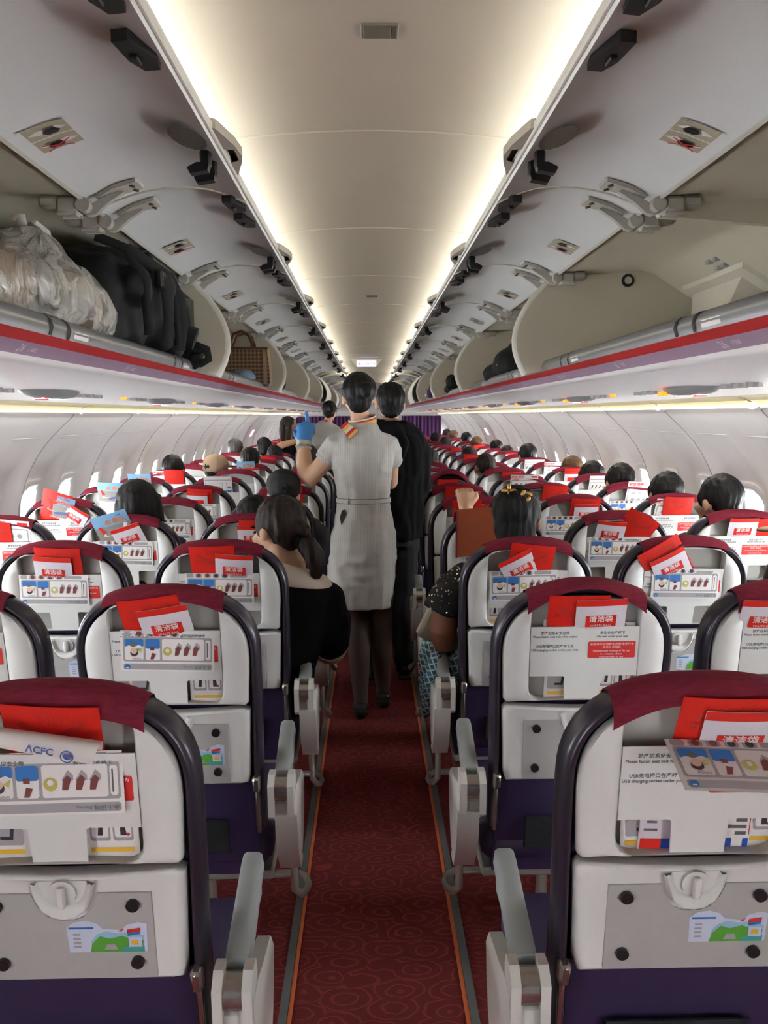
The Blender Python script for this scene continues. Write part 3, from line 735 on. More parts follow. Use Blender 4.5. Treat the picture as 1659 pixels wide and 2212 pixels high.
        m = MB(); pr = [(-.005, .630), (.018, .652), (.05, .650), (.062, .625), (.058, .585), (.045, .545), (.02, .535), (0, .55)]
        m.prism(pr, 'x', X(.236), X(.252)); m.prism(pr, 'x', X(.283), X(.299)); m.box((X(.268), .03, .56), (.05, .04, .05), ch=.006)
        SM['hub_housing', s] = m.mesh('hub_housing', arm_white, smooth=40)
        SM['hub_band', s] = MB().tube([(X(.250), .027, .612), (X(.285), .027, .612)], .030, n=18).mesh('hub_band', steel, smooth=50)
        pr = [(.01, .600), (.06, .605), (.12, .590), (.225, .572), (.238, .560), (.228, .50), (.205, .44), (.175, .395), (.15, .375), (.105, .375), (.07, .42), (.03, .50), (.01, .555)]
        pr2 = [(lerp(.12, a, .9), lerp(.49, b, .9)) for a, b in pr]; n = len(pr)
        m = MB(); m.loft([[(X(.272), a, b) for a, b in pr2], [(X(.276), a, b) for a, b in pr], [(X(.300), a, b) for a, b in pr], [(X(.306), a, b) for a, b in pr2]])
        m.prism([(.0, .555), (.012, .555), (.045, .50), (.09, .42), (.12, .378), (.15, .375), (.15, .362), (.10, .362), (.05, .42), (.012, .49)], 'x', X(.252), X(.306))
        SM['end_panel', s] = m.mesh('end_panel', arm_white, smooth=40)
    SM['inner_arm'] = MB().box((0, .21, .632), (.042, .34, .045), ch=.012).mesh('armrest_pad', arm_grey, smooth=40)
    # headrest covers
    def cover(hem, name, lift=lambda u: 0, w=.142, drop=.16):
        us = [-w+2*w*i/20 for i in range(21)]
        prof = [(.0165, -1), (.0165, -.55), (.013, -.2), (.010, .0), (-.004, .013), (-.028, .019), (-.052, .013), (-.069, -.01), (-.078, -.06), (-.082, -drop)]
        def f(u, k):
            i = int(k); off, dz = prof[i]; zt = arch_z(u, .2225, .945, 1.121)
            L_ = lift(u)
            if i <= 2: z = zt-.012+dz*hem(u)
            elif i == 3: z = zt-.008
            else: z = zt-.013+dz
            if i <= 3: off = off+.012*max(0, L_)/.02; z += L_
            elif i <= 6: z += L_*.6
            return S(u, z, off)
        return MB().grid(f, us, list(range(len(prof)))).mesh(name, maroon, smooth=80)
    SM['cover', 0] = cover(lambda u: .015+.004*sin(u*22), 'headrest_cover')
    SM['cover', 1] = cover(lambda u: .016+.05*u, 'headrest_cover')
    SM['cover', 2] = cover(lambda u: .015-.05*u, 'headrest_cover')
    SM['cover', 3] = cover(lambda u: .008+1.3*u*u, 'headrest_cover', lift=lambda u: .012*max(0, 1-(u/.10)**2))
    SM['cover', 4] = cover(lambda u: .024+.003*sin(u*30)+.25*u*u, 'headrest_cover', w=.150)
    SM['cover', 5] = cover(lambda u: .03, 'headrest_cover', lift=lambda u: .055*max(0, 1-((u-.03)/.13)**2), w=.15)
    # landscape sticker on the tray
    def sticker(octo=False):
        m = MB()
        def P(pts, mi, dz): m.add([(a, b, dz) for a, b in pts], [list(range(len(pts)))], mi)
        if octo:
            P([(.0, -.028), (.03, -.036), (.10, -.036), (.125, -.02), (.125, .02), (.10, .034), (.03, .034), (.0, .02)], 0, 0)
        else:
            P([(-.002, -.032), (.125, -.032), (.127, .030), (.112, .034), (.095, .028), (.084, .016), (.055, .020), (.045, .032), (.028, .038), (.008, .034), (-.004, .022)], 0, 0)
        P([(.035, -.030), (.120, -.030), (.122, .004), (.10, .012), (.08, .010), (.06, .014), (.045, .008), (.035, -.006)], 1, .0004)
        P([(.032, -.031), (.118, -.031), (.12, -.006), (.10, -.002), (.085, .004), (.065, -.002), (.05, .004), (.036, -.012)], 2, .0008)
        P([(.085, -.031), (.121, -.031), (.121, -.018), (.085, -.020)], 3, .0012)
        P([(.094, .010), (.116, .014), (.117, .022), (.095, .018)], 4, .0012); P([(.095, .004), (.116, .008), (.116, .013), (.095, .010)], 5, .0012)
        P([(.096, -.020), (.118, -.020), (.118, .002), (.096, .002)], 0, .0016); P([(.101, -.014), (.112, -.014), (.112, -.004), (.101, -.004)], 6, .002)
        P([(.080, .014), (.090, .022), (.086, .014)], 4, .0012); P([(.055, -.026), (.078, -.026), (.074, -.014), (.060, -.014)], 7, .0012)
        for i in range(4): P([(.006, .006-.009*i), (.018, .006-.009*i), (.018, .010-.009*i), (.006, .010-.009*i)], 7, .0006)
        P([(.0, .020), (.040, .020), (.040, .024), (.0, .024)], 5, .0006)
        return m.mesh('landscape_sticker', [mat('sticker_white', (206, 214, 232), .4), cyan_print, green_print, teal_print, red_print, blue_print, amber_print, grey_print], recalc=False, smooth=0)
    SM['sticker'] = sticker(); SM['sticker8'] = sticker(True)
    m = MB(); m.add([(-.055, -.0215, 0), (.055, -.0215, 0), (.0575, -.019, 0), (.0575, .019, 0), (.055, .0215, 0), (-.055, .0215, 0), (-.0575, .019, 0), (-.0575, -.019, 0)], [list(range(8))])
    SM['placard'] = m.mesh('red_placard', red_print, recalc=False, smooth=0)
seat_meshes()
SEATS = {}
COVERV = {(-1, 0, 1): 4, (1, 0, 1): 4, (-1, 0, 2): 1, (1, 0, 2): 3, (-1, 0, 3): 0, (-1, 1, 3): 1, (1, 0, 3): 1, (1, 1, 3): 2, (1, 0, 7): 5}
WHERE = {-1: 'the ponytailed woman', 1: 'the woman in sequins'}
COLN = ('aisle', 'middle', 'window')
def seat_phrase(s, c, r):
    k = r-3
    q = 'in the row of' if k == 0 else '%s row%s %s' % (NUM[abs(k)], '' if abs(k) == 1 else 's', 'behind' if k < 0 else 'ahead of')
    return '%s seat %s %s' % (COLN[c], q, WHERE[s])
def visible_seat(s, c, r):
    return c == 0 or (c == 1 and r >= 2) or (c == 2 and r >= (4 if s < 0 else 3))
def seat(s, c, r):
    adj = 'white-backed dark leather' if r < 8 else 'white-backed'
    t = thing('airliner_seat', '%s %s' % (adj, seat_phrase(s, c, r)), 'seat', (s*XCOL[c], ROW0+PITCH*(r-1), 0), group='seats %s of the aisle' % ('left' if s < 0 else 'right'))
    SEATS[s, c, r] = t
    for k in ('back_frame', 'backrest', 'shell', 'recess', 'pocket_panel'): link(k, SM[k], t)
    if not (s == 1 and c == 0 and r == 4):
        link('headrest_cover', SM['cover', COVERV.get((s, c, r), random.choice((0, 0, 1, 2, 4)))], t)
    link('leg', SM['leg'], t); link('seat_cushion', SM['seat_cushion'], t); 
    if r >= 8:
        link('tray_table', SM['tray'], t); return t
    tr = link('tray_table', SM['tray'], t); link('tray_panel', SM['tray_panel'], tr); link('latch_housing', SM['latch_housing'], tr); link('latch_knob', SM['latch_knob'], tr)
    for u in (-.108, .108):
        for z in (.752, .645): link('tray_bumper', SM['button'], tr, M=SB(u, z, .0128))
        link('tray_arm', SM['tray_arm'], t, M=SB(u*1.87, .600, .012))
    if (s, c, r) != (1, 0, 2) or True:
        link('landscape_sticker', SM['sticker8' if (s, c, r) == (1, 1, 3) else 'sticker'], tr, M=SB(.002, .6905, .0134) @ Matrix.Diagonal((.98, .86, 1, 1)))
    link('lower_back', SM['lower_back'], t); link('net_pocket', SM['net_pocket'], t); link('seat_pan', SM['seat_pan'], t); link('baggage_bar', SM['bar'], t)
    if r <= 5:
        pl = link('red_placard', SM['placard'], t, M=SB(.066, .957, .0102))
        T_ = [('就座后系好安全带', -.072, 1.000, .0105), ('Please fasten seat belt while seated', -.072, .991, .0092), ('USB充电接口在座椅下方', -.072, .966, .0105), ('USB charging socket under your seat', -.072, .957, .0092), ('救生衣在座椅下', .066, 1.000, .0105), ('Life vest under your seat', .066, .991, .0092)]
        for q, u, z, sz in T_: link('lettering', text_mesh(q, sz*.82, ink, bold=.0002), t, M=SB(u, z, .0100))
        W_ = [('未经许可移动救生衣是违法行为', .971, .0088), ('并可依法惩处', .963, .0088), ('Unauthorised removal of life vest', .954, .0078), ('is a criminal offense', .946, .0078), ('and punishable by law', .939, .0078)]
        for q, z, sz in W_: link('lettering', text_mesh(q, sz*.86, mat('placard_white', (236, 206, 200), .6), bold=.0001), t, M=SB(.066, z, .0106))
    if c == 0:
        a = -s     # towards the aisle
        for k in ('armrest_pad', 'armrest_body', 'hub_housing', 'hub_band', 'end_panel'): link(k, SM[k, a], t)
        link('baggage_bar_loop', SM['bar_loop', a], t)
    return t
LASTROW = 23
for r in range(1, LASTROW+1):
    for s in (-1, 1):
        for c in range(3):
            if visible_seat(s, c, r): seat(s, c, r)
# far aisle armrests: rows 8-12 are still visible along the aisle
for r in range(8, 13):
    for s in (-1, 1):
        t = SEATS[s, 0, r]
        for k in ('armrest_pad', 'hub_housing', 'end_panel'): link(k, SM[k, -s], t)
# ------------------------------------------------------------------ papers in the seat pockets
def sheet(w, h, mats, parts, bend=0.0, th=.0012, corner=0):
    """flat or gently bowed paper, local XY, front towards +z; parts = list of (polygon, material index, lift)"""
    m = MB(); nx = 8
    def z_(x): return bend*(1-(2*x/w)**2)
    us = [-w/2+w*i/nx for i in range(nx+1)]
    m.grid(lambda x, y: (x, y, z_(x)), us, [-h/2, 0, h/2]); m.grid(lambda x, y: (x, y, z_(x)-th), us, [-h/2, 0, h/2])
    for poly, mi, lift in parts: m.add([(x, y, z_(x)+lift) for x, y in poly], [list(range(len(poly)))], mi)
    return m
def R_(x0, y0, x1, y1): return [(x0, y0), (x1, y0), (x1, y1), (x0, y1)]
def strips(x0, y0, x1, y1, n=6): return [R_(lerp(x0, x1, i/n), y0, lerp(x0, x1, (i+1)/n), y1) for i in range(n)]
def rr2(x0, y0, x1, y1, r=.003):
    return [(x0+r, y0), (x1-r, y0), (x1, y0+r), (x1, y1-r), (x1-r, y1), (x0+r, y1), (x0, y1-r), (x0, y0+r)]
def circ(cx, cy, r, n=12, sy=1): return [(cx+r*cos(2*pi*i/n), cy+sy*r*sin(2*pi*i/n)) for i in range(n)]
PM = {}
w, h = .145, .195
PM['brochure'] = sheet(w, h, 0, [(R_(-w/2, -h/2, w/2, -h/2+.012), 1, .0006), ([(-.05, .06), (0, .03), (.05, .06), (.045, .07), (0, .042), (-.045, .07)], 2, .0006)], bend=.004).mesh('red_brochure', [red_paper, mat('brochure_edge', (128, 112, 170), .5), red_dim], recalc=False, smooth=60)
w, h = .120, .170
bagparts = [(q, 1, .0007) for q in strips(-w/2, h/2-.017, w/2, h/2)]+[(q, 1, .0007) for q in strips(-.036, .008, .037, .040, 4)]
PM['bag'] = sheet(w, h, 0, bagparts, bend=.003).mesh('waste_bag', [lilac_paper, red_paper], recalc=False, smooth=60)
# safety card hanging over the pocket edge (drawn upside-down like the folded card)
w, h = .222, .100
cp_ = []
def C(poly, mi, l): cp_.append((poly, mi, l))
C(rr2(-.104, -.026, .106, .034), 1, .0006)
for i, x in enumerate((-.094, -.066, -.038, -.010, .018)):
    C(rr2(x-.011, .036, x+.011, .049), 1, .0005); C(circ(x, .043, .0065), (1, 4, 4, 7, 7)[i], .0010)
C(rr2(.034, .037, .09, .048), 1, .0005)
C(rr2(-.100, -.022, -.056, .030), 0, .0010); C(rr2(-.100, .010, -.056, .030), 2, .0014); C([(-.100, .010), (-.09, .014), (-.078, .011), (-.066, .015), (-.056, .010), (-.056, .006), (-.100, .006)], 0, .0017)
C(circ(-.078, -.004, .0095), 7, .0018); C(circ(-.0785, .001, .008), 5, .0021); C([(-.070, .002), (-.058, .010), (-.062, -.004)], 3, .0020); C(circ(-.080, .016, .008, sy=.7), 6, .0020)
C(rr2(-.051, -.022, -.017, .030), 0, .0010); C(rr2(-.051, .006, -.017, .030), 2, .0014); C([(-.042, .004), (-.026, .004), (-.028, -.006), (-.04, -.006)], 0, .0018); C([(-.040, .002), (-.030, .002), (-.030, .010), (-.040, .010)], 4, .0020); C([(-.040, -.020), (-.032, -.020), (-.026, -.006), (-.036, -.004)], 4, .0020)
C(rr2(-.012, -.022, .088, .030), 0, .0010); C(circ(.001, .000, .011), 3, .0016); C(circ(.001, .002, .005), 0, .0020)
for x in (.024, .045, .066):
    C([(x-.006, -.010), (x+.003, -.010), (x+.009, .008), (x+.003, .014), (x-.004, .006)], 4, .0018); C([(x-.006, .006), (x+.004, .022), (x+.012, .014), (x+.012, .006), (x+.003, .002)], 1, .0016)
C(rr2(.091, -.020, .103, .028), 0, .0010); C(R_(.094, -.014, .0965, .022), 6, .0014)
C(rr2(-.104, -.046, .106, -.031), 1, .0006); C(rr2(-.101, -.045, -.088, -.033), 2, .0012); C(R_(-.098, -.043, -.091, -.040), 0, .0016)
CARD_M = [white_print, grey_print, blue_print, olive_print, brown_print, skin_print, mat('print_slate', (92, 96, 92), .6), dark_print]
PM['card'] = sheet(w, h, 0, cp_, bend=0.0).mesh('safety_card', CARD_M, recalc=False, smooth=60)
# fold of the card over the pocket edge
# upright safety card
up_ = [(rr2(-.085, -.075, .085, .045, .004), 1, .0006), (rr2(-.081, -.071, .081, .041, .004), 0, .001), (R_(.045, .062, .085, .074), 2, .0008)]
up_ += [(circ(-.05+.033*i, .010, .011), 1, .0014) for i in range(4)]+[(circ(-.05+.033*i, -.03, .011), 1, .0014) for i in range(4)]+[(R_(-.085, .052, .02, .055), 1, .0008)]
PM['upright'] = sheet(.185, .165, 0, up_).mesh('safety_card', [white_print, grey_print, red_paper], recalc=False, smooth=60)
pic = [(rr2(-.085, -.04, .02, .035), 1, .0006), (rr2(-.082, -.037, .017, .032), 0, .001), (circ(.006, .0, .009), 2, .0014), (rr2(.026, -.04, .086, .035), 1, .0006), (rr2(.029, -.037, .054, .032), 0, .001), (rr2(.059, -.037, .083, .032), 0, .001), (R_(.059, -.037, .083, -.018), 3, .0014), (R_(.029, -.037, .054, -.022), 3, .0014), (circ(.071, .0, .010), 5, .0016), (circ(.071, -.004, .006), 4, .0018), (R_(-.085, .052, .085, .058), 1, .0006)]
for x in (-.07, -.045, -.02): pic.append(([(x-.005, -.012), (x+.003, -.012), (x+.009, .012), (x+.002, .012)], 6, .0014))
PM['pictured'] = sheet(.185, .165, 0, pic).mesh('safety_card', [white_print, grey_print, olive_print, blue_print, skin_print, dark_print, brown_print], recalc=False, smooth=60)
# magazine with an airliner at a terminal on its cover
MGS = .034
mg = [(q, 1, .0006) for q in strips(-.075, .0, .075, .10)]+[(q, 2, .0007) for q in strips(-.075, -.055+MGS, .075, .012+MGS)]
mg += [([(-.07, .012), (-.05, .012), (-.02, .030), (.06, .026), (.07, .012)], 3, .0010), (circ(-.01, .030, .012), 3, .0010), (circ(.02, .032, .013), 3, .0010), (circ(.045, .028, .012), 3, .0010)]
mg += [([(-.05, -.015), (.055, .012), (.062, .004), (.05, -.012), (-.02, -.032), (-.05, -.028)], 0, .0013), ([(-.05, -.02), (-.058, .018), (-.048, .018), (-.032, -.012)], 4, .0016), ([(-.02, -.032), (.05, -.014), (.05, -.028), (-.01, -.045)], 5, .0015), (R_(-.075, -.10, .075, -.062), 0, .0008), ([(.035, -.092), (.05, -.092), (.046, -.074), (.040, -.070)], 4, .0014)]
mg = mg[:12]+[([(a, b+MGS) for a, b in q], mi, l) for q, mi, l in mg[12:]]
PM['magazine'] = sheet(.150, .200, 0, mg, bend=.004).mesh('airline_magazine', [white_print, mat('sky_print', (128, 176, 214), .5), mat('apron_print', (150, 142, 134), .5), mat('terminal_print', (196, 132, 104), .5), red_print, mat('navy_print', (96, 100, 150), .5)], recalc=False, smooth=60)
# instruction card seen through the pocket cut-outs
ic = [(rr2(-.030, -.018, .024, .040), 1, .0006), (R_(-.030, -.034, .024, -.025), 2, .0006), ([(-.012, -.008), (.008, -.008), (.012, .018), (.006, .018), (.003, -.002), (-.012, -.002)], 3, .001), (R_(-.016, .026, .012, .031), 3, .001)]
PM['leaflet'] = sheet(.075, .095, 0, ic).mesh('instruction_leaflet', [white_print, grey_print, amber_print, dark_print], recalc=False, smooth=0)
ic2 = [(rr2(-.034, -.012, -.002, .036), 1, .0006), (rr2(.002, -.012, .034, .036), 1, .0006), (rr2(-.031, -.006, -.005, .030), 0, .001), (rr2(.005, -.006, .031, .030), 0, .001), (R_(-.034, -.032, .034, -.024), 2, .0006), ([(-.022, -.002), (-.014, -.002), (-.012, .026), (-.018, .026)], 3, .0014), ([(.014, -.002), (.024, -.002), (.020, .026), (.014, .020)], 3, .0014), (circ(.026, .0, .003), 4, .0014)]
PM['leaflet2'] = sheet(.085, .095, 0, ic2).mesh('instruction_leaflet', [white_print, grey_print, amber_print, dark_print, red_print], recalc=False, smooth=0)
bp_ = [(R_(-.034, -.040, .0, -.022), 1, .0006), (R_(.0, -.040, .036, -.022), 2, .0006), (R_(-.026, .018, -.006, .022), 3, .0006), (R_(-.026, .006, -.010, .010), 3, .0006), (R_(-.030, -.008, -.008, -.004), 3, .0006), (R_(.016, .004, .032, .010), 3, .0006)]
PM['pass'] = sheet(.074, .095, 0, bp_).mesh('boarding_pass', [mat('pass_lilac', (216, 208, 214), .6), red_paper, mat('pass_blue', (34, 78, 176), .6), ink], recalc=False, smooth=0)
bq = [(R_(-.020, -.044, -.008, -.024), 1, .0006), (R_(.010, -.044, .019, -.024), 1, .0006), (R_(.018, -.018, .0195, .044), 2, .0006)]+[(R_(-.016 if i % 2 else -.004, .030-.012*i, .014, .036-.012*i), 3, .0006) for i in range(5)]
PM['tag'] = sheet(.042, .10, 0, bq).mesh('baggage_receipt', [white_print, mat('pass_blue', (34, 78, 176), .6), red_print, ink], recalc=False, smooth=0)
wh = mat('lettering_white', (240, 226, 222), .6)
NAMES = {'brochure': ('red_brochure', 'brochure'), 'bag': ('waste_bag', 'paper bag'), 'card': ('safety_card', 'safety card'), 'upright': ('safety_card', 'safety card'), 'pictured': ('safety_card', 'safety card'), 'magazine': ('airline_magazine', 'magazine'),
         'leaflet': ('instruction_leaflet', 'leaflet'), 'leaflet2': ('instruction_leaflet', 'leaflet'), 'pass': ('boarding_pass', 'boarding pass'), 'tag': ('baggage_receipt', 'receipt')}
DESC = {'brochure': 'red brochure in', 'bag': 'paper bag tucked in', 'card': 'folded safety card hanging from', 'upright': 'white safety card standing in', 'pictured': 'pictogram card standing in', 'magazine': 'airliner magazine in',
        'leaflet': 'small leaflet low in', 'leaflet2': 'twin-picture leaflet low in', 'pass': 'boarding pass in', 'tag': 'baggage receipt in'}
def place(kind, s, c, r, u, z, off=-.004, ang=0, tip=0, text=True):
    nm, cat = NAMES[kind]
    lab = DESC[kind]+' '+seat_phrase(s, c, r)
    if kind in ('brochure', 'bag', 'magazine', 'upright', 'pictured') and tip == 0: tip, off = D(14), {'bag': .0085, 'upright': -.004, 'pictured': .0}.get(kind, 0)+(z-1.016)*.249
    o = tag(link(nm, PM[kind]), lab, cat, 'papers in the seat pockets')
    st = SEATS[s, c, r]; Mw = Matrix.Translation(st.location) @ SB(u, z, off, ang, tip); o.matrix_world = Mw
    def tx(q, x, y, sz, m_, rot=0, lift=.0016, bold=0): link('lettering', text_mesh(q, sz, m_, bold=bold), o, M=Matrix.Translation((x, y, lift)) @ Matrix.Rotation(rot, 4, 'Z'))
    if text and r <= 5:
        if kind == 'bag': tx('清洁袋', 0, .030, .019, wh, lift=.0046, bold=.0004); tx('WASTE BAG', 0, .013, .009, wh, lift=.0046)
        if kind == 'brochure':
            tx('MEDIA', .018, .072, .024, red_dim, lift=.0052); tx('RESOURCES', 0, .044, .0215, red_dim, lift=.0052); tx('云端传媒', 0, -.045, .012, wh, lift=.0052)
        if kind == 'card': tx('水上迫降', .084, -.0385, .010, ink, pi); tx('Ditching', .050, -.0385, .007, ink, pi); tx('低烟模拟', -.072, -.0185, .0055, ink, pi, .0022)
    if text and kind == 'upright' and r <= 9:
        tx('安全须知', -.045, .066, .022, red_paper, bold=.0004); tx('A320', -.055, .044, .016, red_paper, bold=.0004)
    if kind == 'magazine' and r <= 5: tx('云端', .04, .085, .010, dark_print, .0, .0046)
    return o
D = math.radians
P_ = place
# left of the aisle
P_('brochure', -1, 0, 1, .01, 1.010, -.002, D(-3)); P_('card', -1, 0, 1, .0, .968, .0135, D(1.0), D(-8))
P_('leaflet2', -1, 0, 1, .078, .868, -.008); P_('leaflet', -1, 0, 1, -.085, .868, -.008)
P_('brochure', -1, 0, 2, -.022, 1.012, -.006, D(7)); P_('bag', -1, 0, 2, .012, 1.000, .002, D(9)); P_('card', -1, 0, 2, .004, .966, .0135, D(-1.5), D(-6))
P_('leaflet', -1, 0, 2, -.062, .868, -.008); P_('leaflet2', -1, 0, 2, .090, .868, -.008)
P_('brochure', -1, 0, 3, -.016, 1.020, -.006, D(1)); P_('bag', -1, 0, 3, .048, 1.003, .002, D(-4)); P_('card', -1, 0, 3, .0, .966, .0135, D(-1), D(-5))
P_('brochure', -1, 0, 4, .03, 1.012, -.006); P_('bag', -1, 0, 4, .01, 1.000, .002)
P_('brochure', -1, 1, 3, .0, 1.018, -.006, D(-2)); P_('bag', -1, 1, 3, -.02, 1.000, .002, D(-4)); P_('card', -1, 1, 3, -.022, .966, .0135, D(-1), D(-4))
P_('magazine', -1, 1, 4, -.03, 1.045, .0, D(16)); P_('card', -1, 1, 4, .0, .966, .0135, D(-2), D(-3)); P_('bag', -1, 1, 4, .03, 1.005, -.006, D(18)); P_('leaflet', -1, 1, 3, .085, .868, -.008)
P_('bag', -1, 1, 5, -.075, 1.035, .0, D(25)); P_('card', -1, 1, 5, .0, .966, .0135)
P_('brochure', -1, 1, 6, .015, 1.016, -.006, D(-3)); P_('bag', -1, 1, 6, .0, 1.004, .002, D(-3)); P_('card', -1, 1, 6, .0, .966, .0135)
P_('pictured', -1, 1, 7, -.005, 1.050, .0); 
P_('brochure', -1, 2, 4, -.02, 1.012, -.004, D(-4)); P_('upright', -1, 2, 4, .035, 1.035, -.010, D(-5)); 
P_('brochure', -1, 2, 5, -.03, 1.075, .004, D(-19)); P_('magazine', -1, 2, 5, -.025, 1.055, -.008, D(-19)); P_('bag', -1, 2, 5, .04, 1.01, .009, D(-35))
P_('magazine', -1, 2, 6, .02, 1.055, -.004, D(-2)); P_('magazine', -1, 2, 7, -.01, 1.055, -.004, D(-1)); P_('upright', -1, 2, 8, -.02, 1.04, -.008, D(-3)); P_('brochure', -1, 2, 8, .045, 1.035, -.012, D(-2))
P_('brochure', -1, 0, 6, .03, 1.02, -.004); P_('bag', -1, 0, 7, .0, 1.01, .0); P_('brochure', -1, 0, 8, .02, 1.02, -.004); P_('magazine', -1, 1, 9, -.03, 1.055, 0); P_('bag', -1, 1, 9, .02, 1.01, .004); P_('brochure', -1, 0, 9, .0, 1.025, 0); P_('magazine', -1, 0, 10, .0, 1.055, 0)
# right of the aisle
P_('brochure', 1, 0, 1, .02, 1.010, -.006, D(-2)); P_('bag', 1, 0, 1, .045, 1.0, .003, D(-1)); P_('card', 1, 0, 1, .040, 1.006, .062, D(-3), D(-76))
P_('pass', 1, 0, 1, -.052, .868, -.006, D(-2)); P_('leaflet', 1, 0, 1, -.080, .866, -.012, D(2)); P_('tag', 1, 0, 1, .070, .868, -.008, D(-1)); P_('leaflet2', 1, 0, 1, .095, .868, -.013)
P_('brochure', 1, 0, 2, -.02, 1.007, -.010, D(0)); P_('bag', 1, 0, 2, .034, 1.010, .002, D(2)); P_('card', 1, 0, 2, .010, .978, -.001, D(-2.5)); P_('leaflet', 1, 0, 2, -.052, .868, -.008); P_('leaflet2', 1, 0, 2, .08, .868, -.008)
P_('brochure', 1, 0, 3, .004, 1.016, -.008, D(-6)); P_('bag', 1, 0, 3, -.012, 1.0, .002, D(28)); P_('card', 1, 0, 3, -.014, .966, .0135, D(1), D(-4)); P_('leaflet2', 1, 0, 3, -.085, .868, -.008)
P_('brochure', 1, 0, 5, -.03, 1.016, -.006, D(1)); P_('bag', 1, 0, 5, .02, 1.0, .002); P_('card', 1, 0, 5, .0, .966, .0135)
P_('brochure', 1, 0, 6, .0, 1.02, -.006); P_('bag', 1, 0, 6, .07, 1.0, .0); P_('brochure', 1, 0, 7, .01, 1.005, -.006)
P_('bag', 1, 1, 2, -.085, 1.003, -.003, D(-1)); P_('upright', 1, 1, 2, .02, 1.03, .003, D(-8))
P_('brochure', 1, 1, 3, -.052, 1.026, -.006, D(32)); P_('bag', 1, 1, 3, -.03, 1.0, .002, D(28)); P_('card', 1, 1, 3, .006, .968, .0135, D(-1), D(-6)); P_('leaflet2', 1, 1, 3, -.09, .868, -.008)
P_('bag', 1, 1, 4, -.04, 1.006, .002, D(-6)); P_('brochure', 1, 1, 4, .055, 1.030, -.006, D(-30)); P_('card', 1, 1, 4, -.01, .966, .0135, D(-1), D(-6)); P_('leaflet', 1, 1, 4, .085, .868, -.008)
P_('brochure', 1, 1, 5, .045, 1.016, -.006, D(-2)); P_('bag', 1, 1, 5, .052, 1.0, .002); P_('card', 1, 1, 5, -.04, .966, .0135, D(-1))
P_('brochure', 1, 1, 6, .055, 1.02, .0, D(-2)); P_('upright', 1, 1, 7, .01, 1.045, .0, D(-1)); P_('brochure', 1, 1, 8, .05, 1.0, -.004)
P_('bag', 1, 2, 4, .0, 1.015, .002); P_('brochure', 1, 2, 4, .075, 1.0, -.006); P_('brochure', 1, 2, 5, .0, 1.02, .002, D(-2)); P_('upright', 1, 2, 5, -.02, 1.02, -.008, D(-4))
P_('upright', 1, 2, 6, .06, 1.05, .0, D(-3)); P_('card', 1, 2, 6, -.02, .966, .0135); P_('pictured', 1, 2, 7, .03, 1.035, .0); P_('bag', 1, 2, 8, .0, 1.01, .002); P_('brochure', 1, 2, 8, .01, 1.025, -.008); P_('upright', 1, 2, 9, .03, 1.045, 0); P_('pictured', 1, 2, 10, .0, 1.03, 0)
rp = random.Random(5)
for r in range(8, 20):
    for s in (-1, 1):
        for c in range(3):
            if any(o for o in ()) or (s, c, r) in ((-1, 2, 8), (-1, 0, 8), (1, 1, 8), (1, 2, 8), (-1, 1, 9), (-1, 0, 9), (1, 2, 9), (1, 2, 10), (-1, 0, 10)): continue
            if rp.random() < .62: P_(rp.choice(('brochure', 'brochure', 'bag', 'upright', 'magazine')), s, c, r, rp.uniform(-.04, .04), rp.uniform(1.01, 1.035), 0, D(rp.uniform(-8, 8)), text=False)
# creased white leaflet rolled across the pocket of the rear left seat
m = MB(); ax0, ax1 = Vector((-.165, 1.080)), Vector((.088, 1.031))
rings = []
for i in range(13):
    t_ = i/12; p = ax0.lerp(ax1, t_); rad = .013+.006*t_
    rings.append([S(p.x+.3*rad*cos(a), p.y+rad*cos(a)*1.0, .043+rad*sin(a)) for a in [(-.55+1.25*j/10)*pi for j in range(11)]])
m.loft(rings, cap=False, closed=False)
lf = tag(link('rolled_leaflet', m.mesh('rolled_leaflet', mat('leaflet_white', (226, 220, 214), .5), smooth=80)), 'white leaflet with blue emblem rolled across '+seat_phrase(-1, 0, 1), 'leaflet')
lf.location = SEATS[-1, 0, 1].location
cx = Vector((.050, 1.038)); em = []
link('emblem', MB().add([S(cx.x+.010*cos(a), cx.y-.002+.010*sin(a), .0645) for a in [2*pi*i/16 for i in range(16)]]+[S(cx.x+.008*cos(a), cx.y-.002+.008*sin(a), .0647) for a in [2*pi*i/16 for i in range(16)]], [[i, (i+1) % 16, 16+(i+1) % 16, 16+i] for i in range(16)]).mesh('emblem', mat('emblem_blue', (70, 92, 160), .5), recalc=False, smooth=0), lf)
link('emblem_core', MB().add([S(cx.x+.005*cos(a), cx.y-.002+.005*sin(a), .0647) for a in [2*pi*i/10 for i in range(10)]], [list(range(10))]).mesh('emblem_core', MATS['emblem_blue'], recalc=False, smooth=0), lf)
link('lettering', text_mesh('ΛCFC', .0155, MATS['emblem_blue'], bold=.0004), lf, M=SB(.012, 1.0465, .0650, D(-12)))
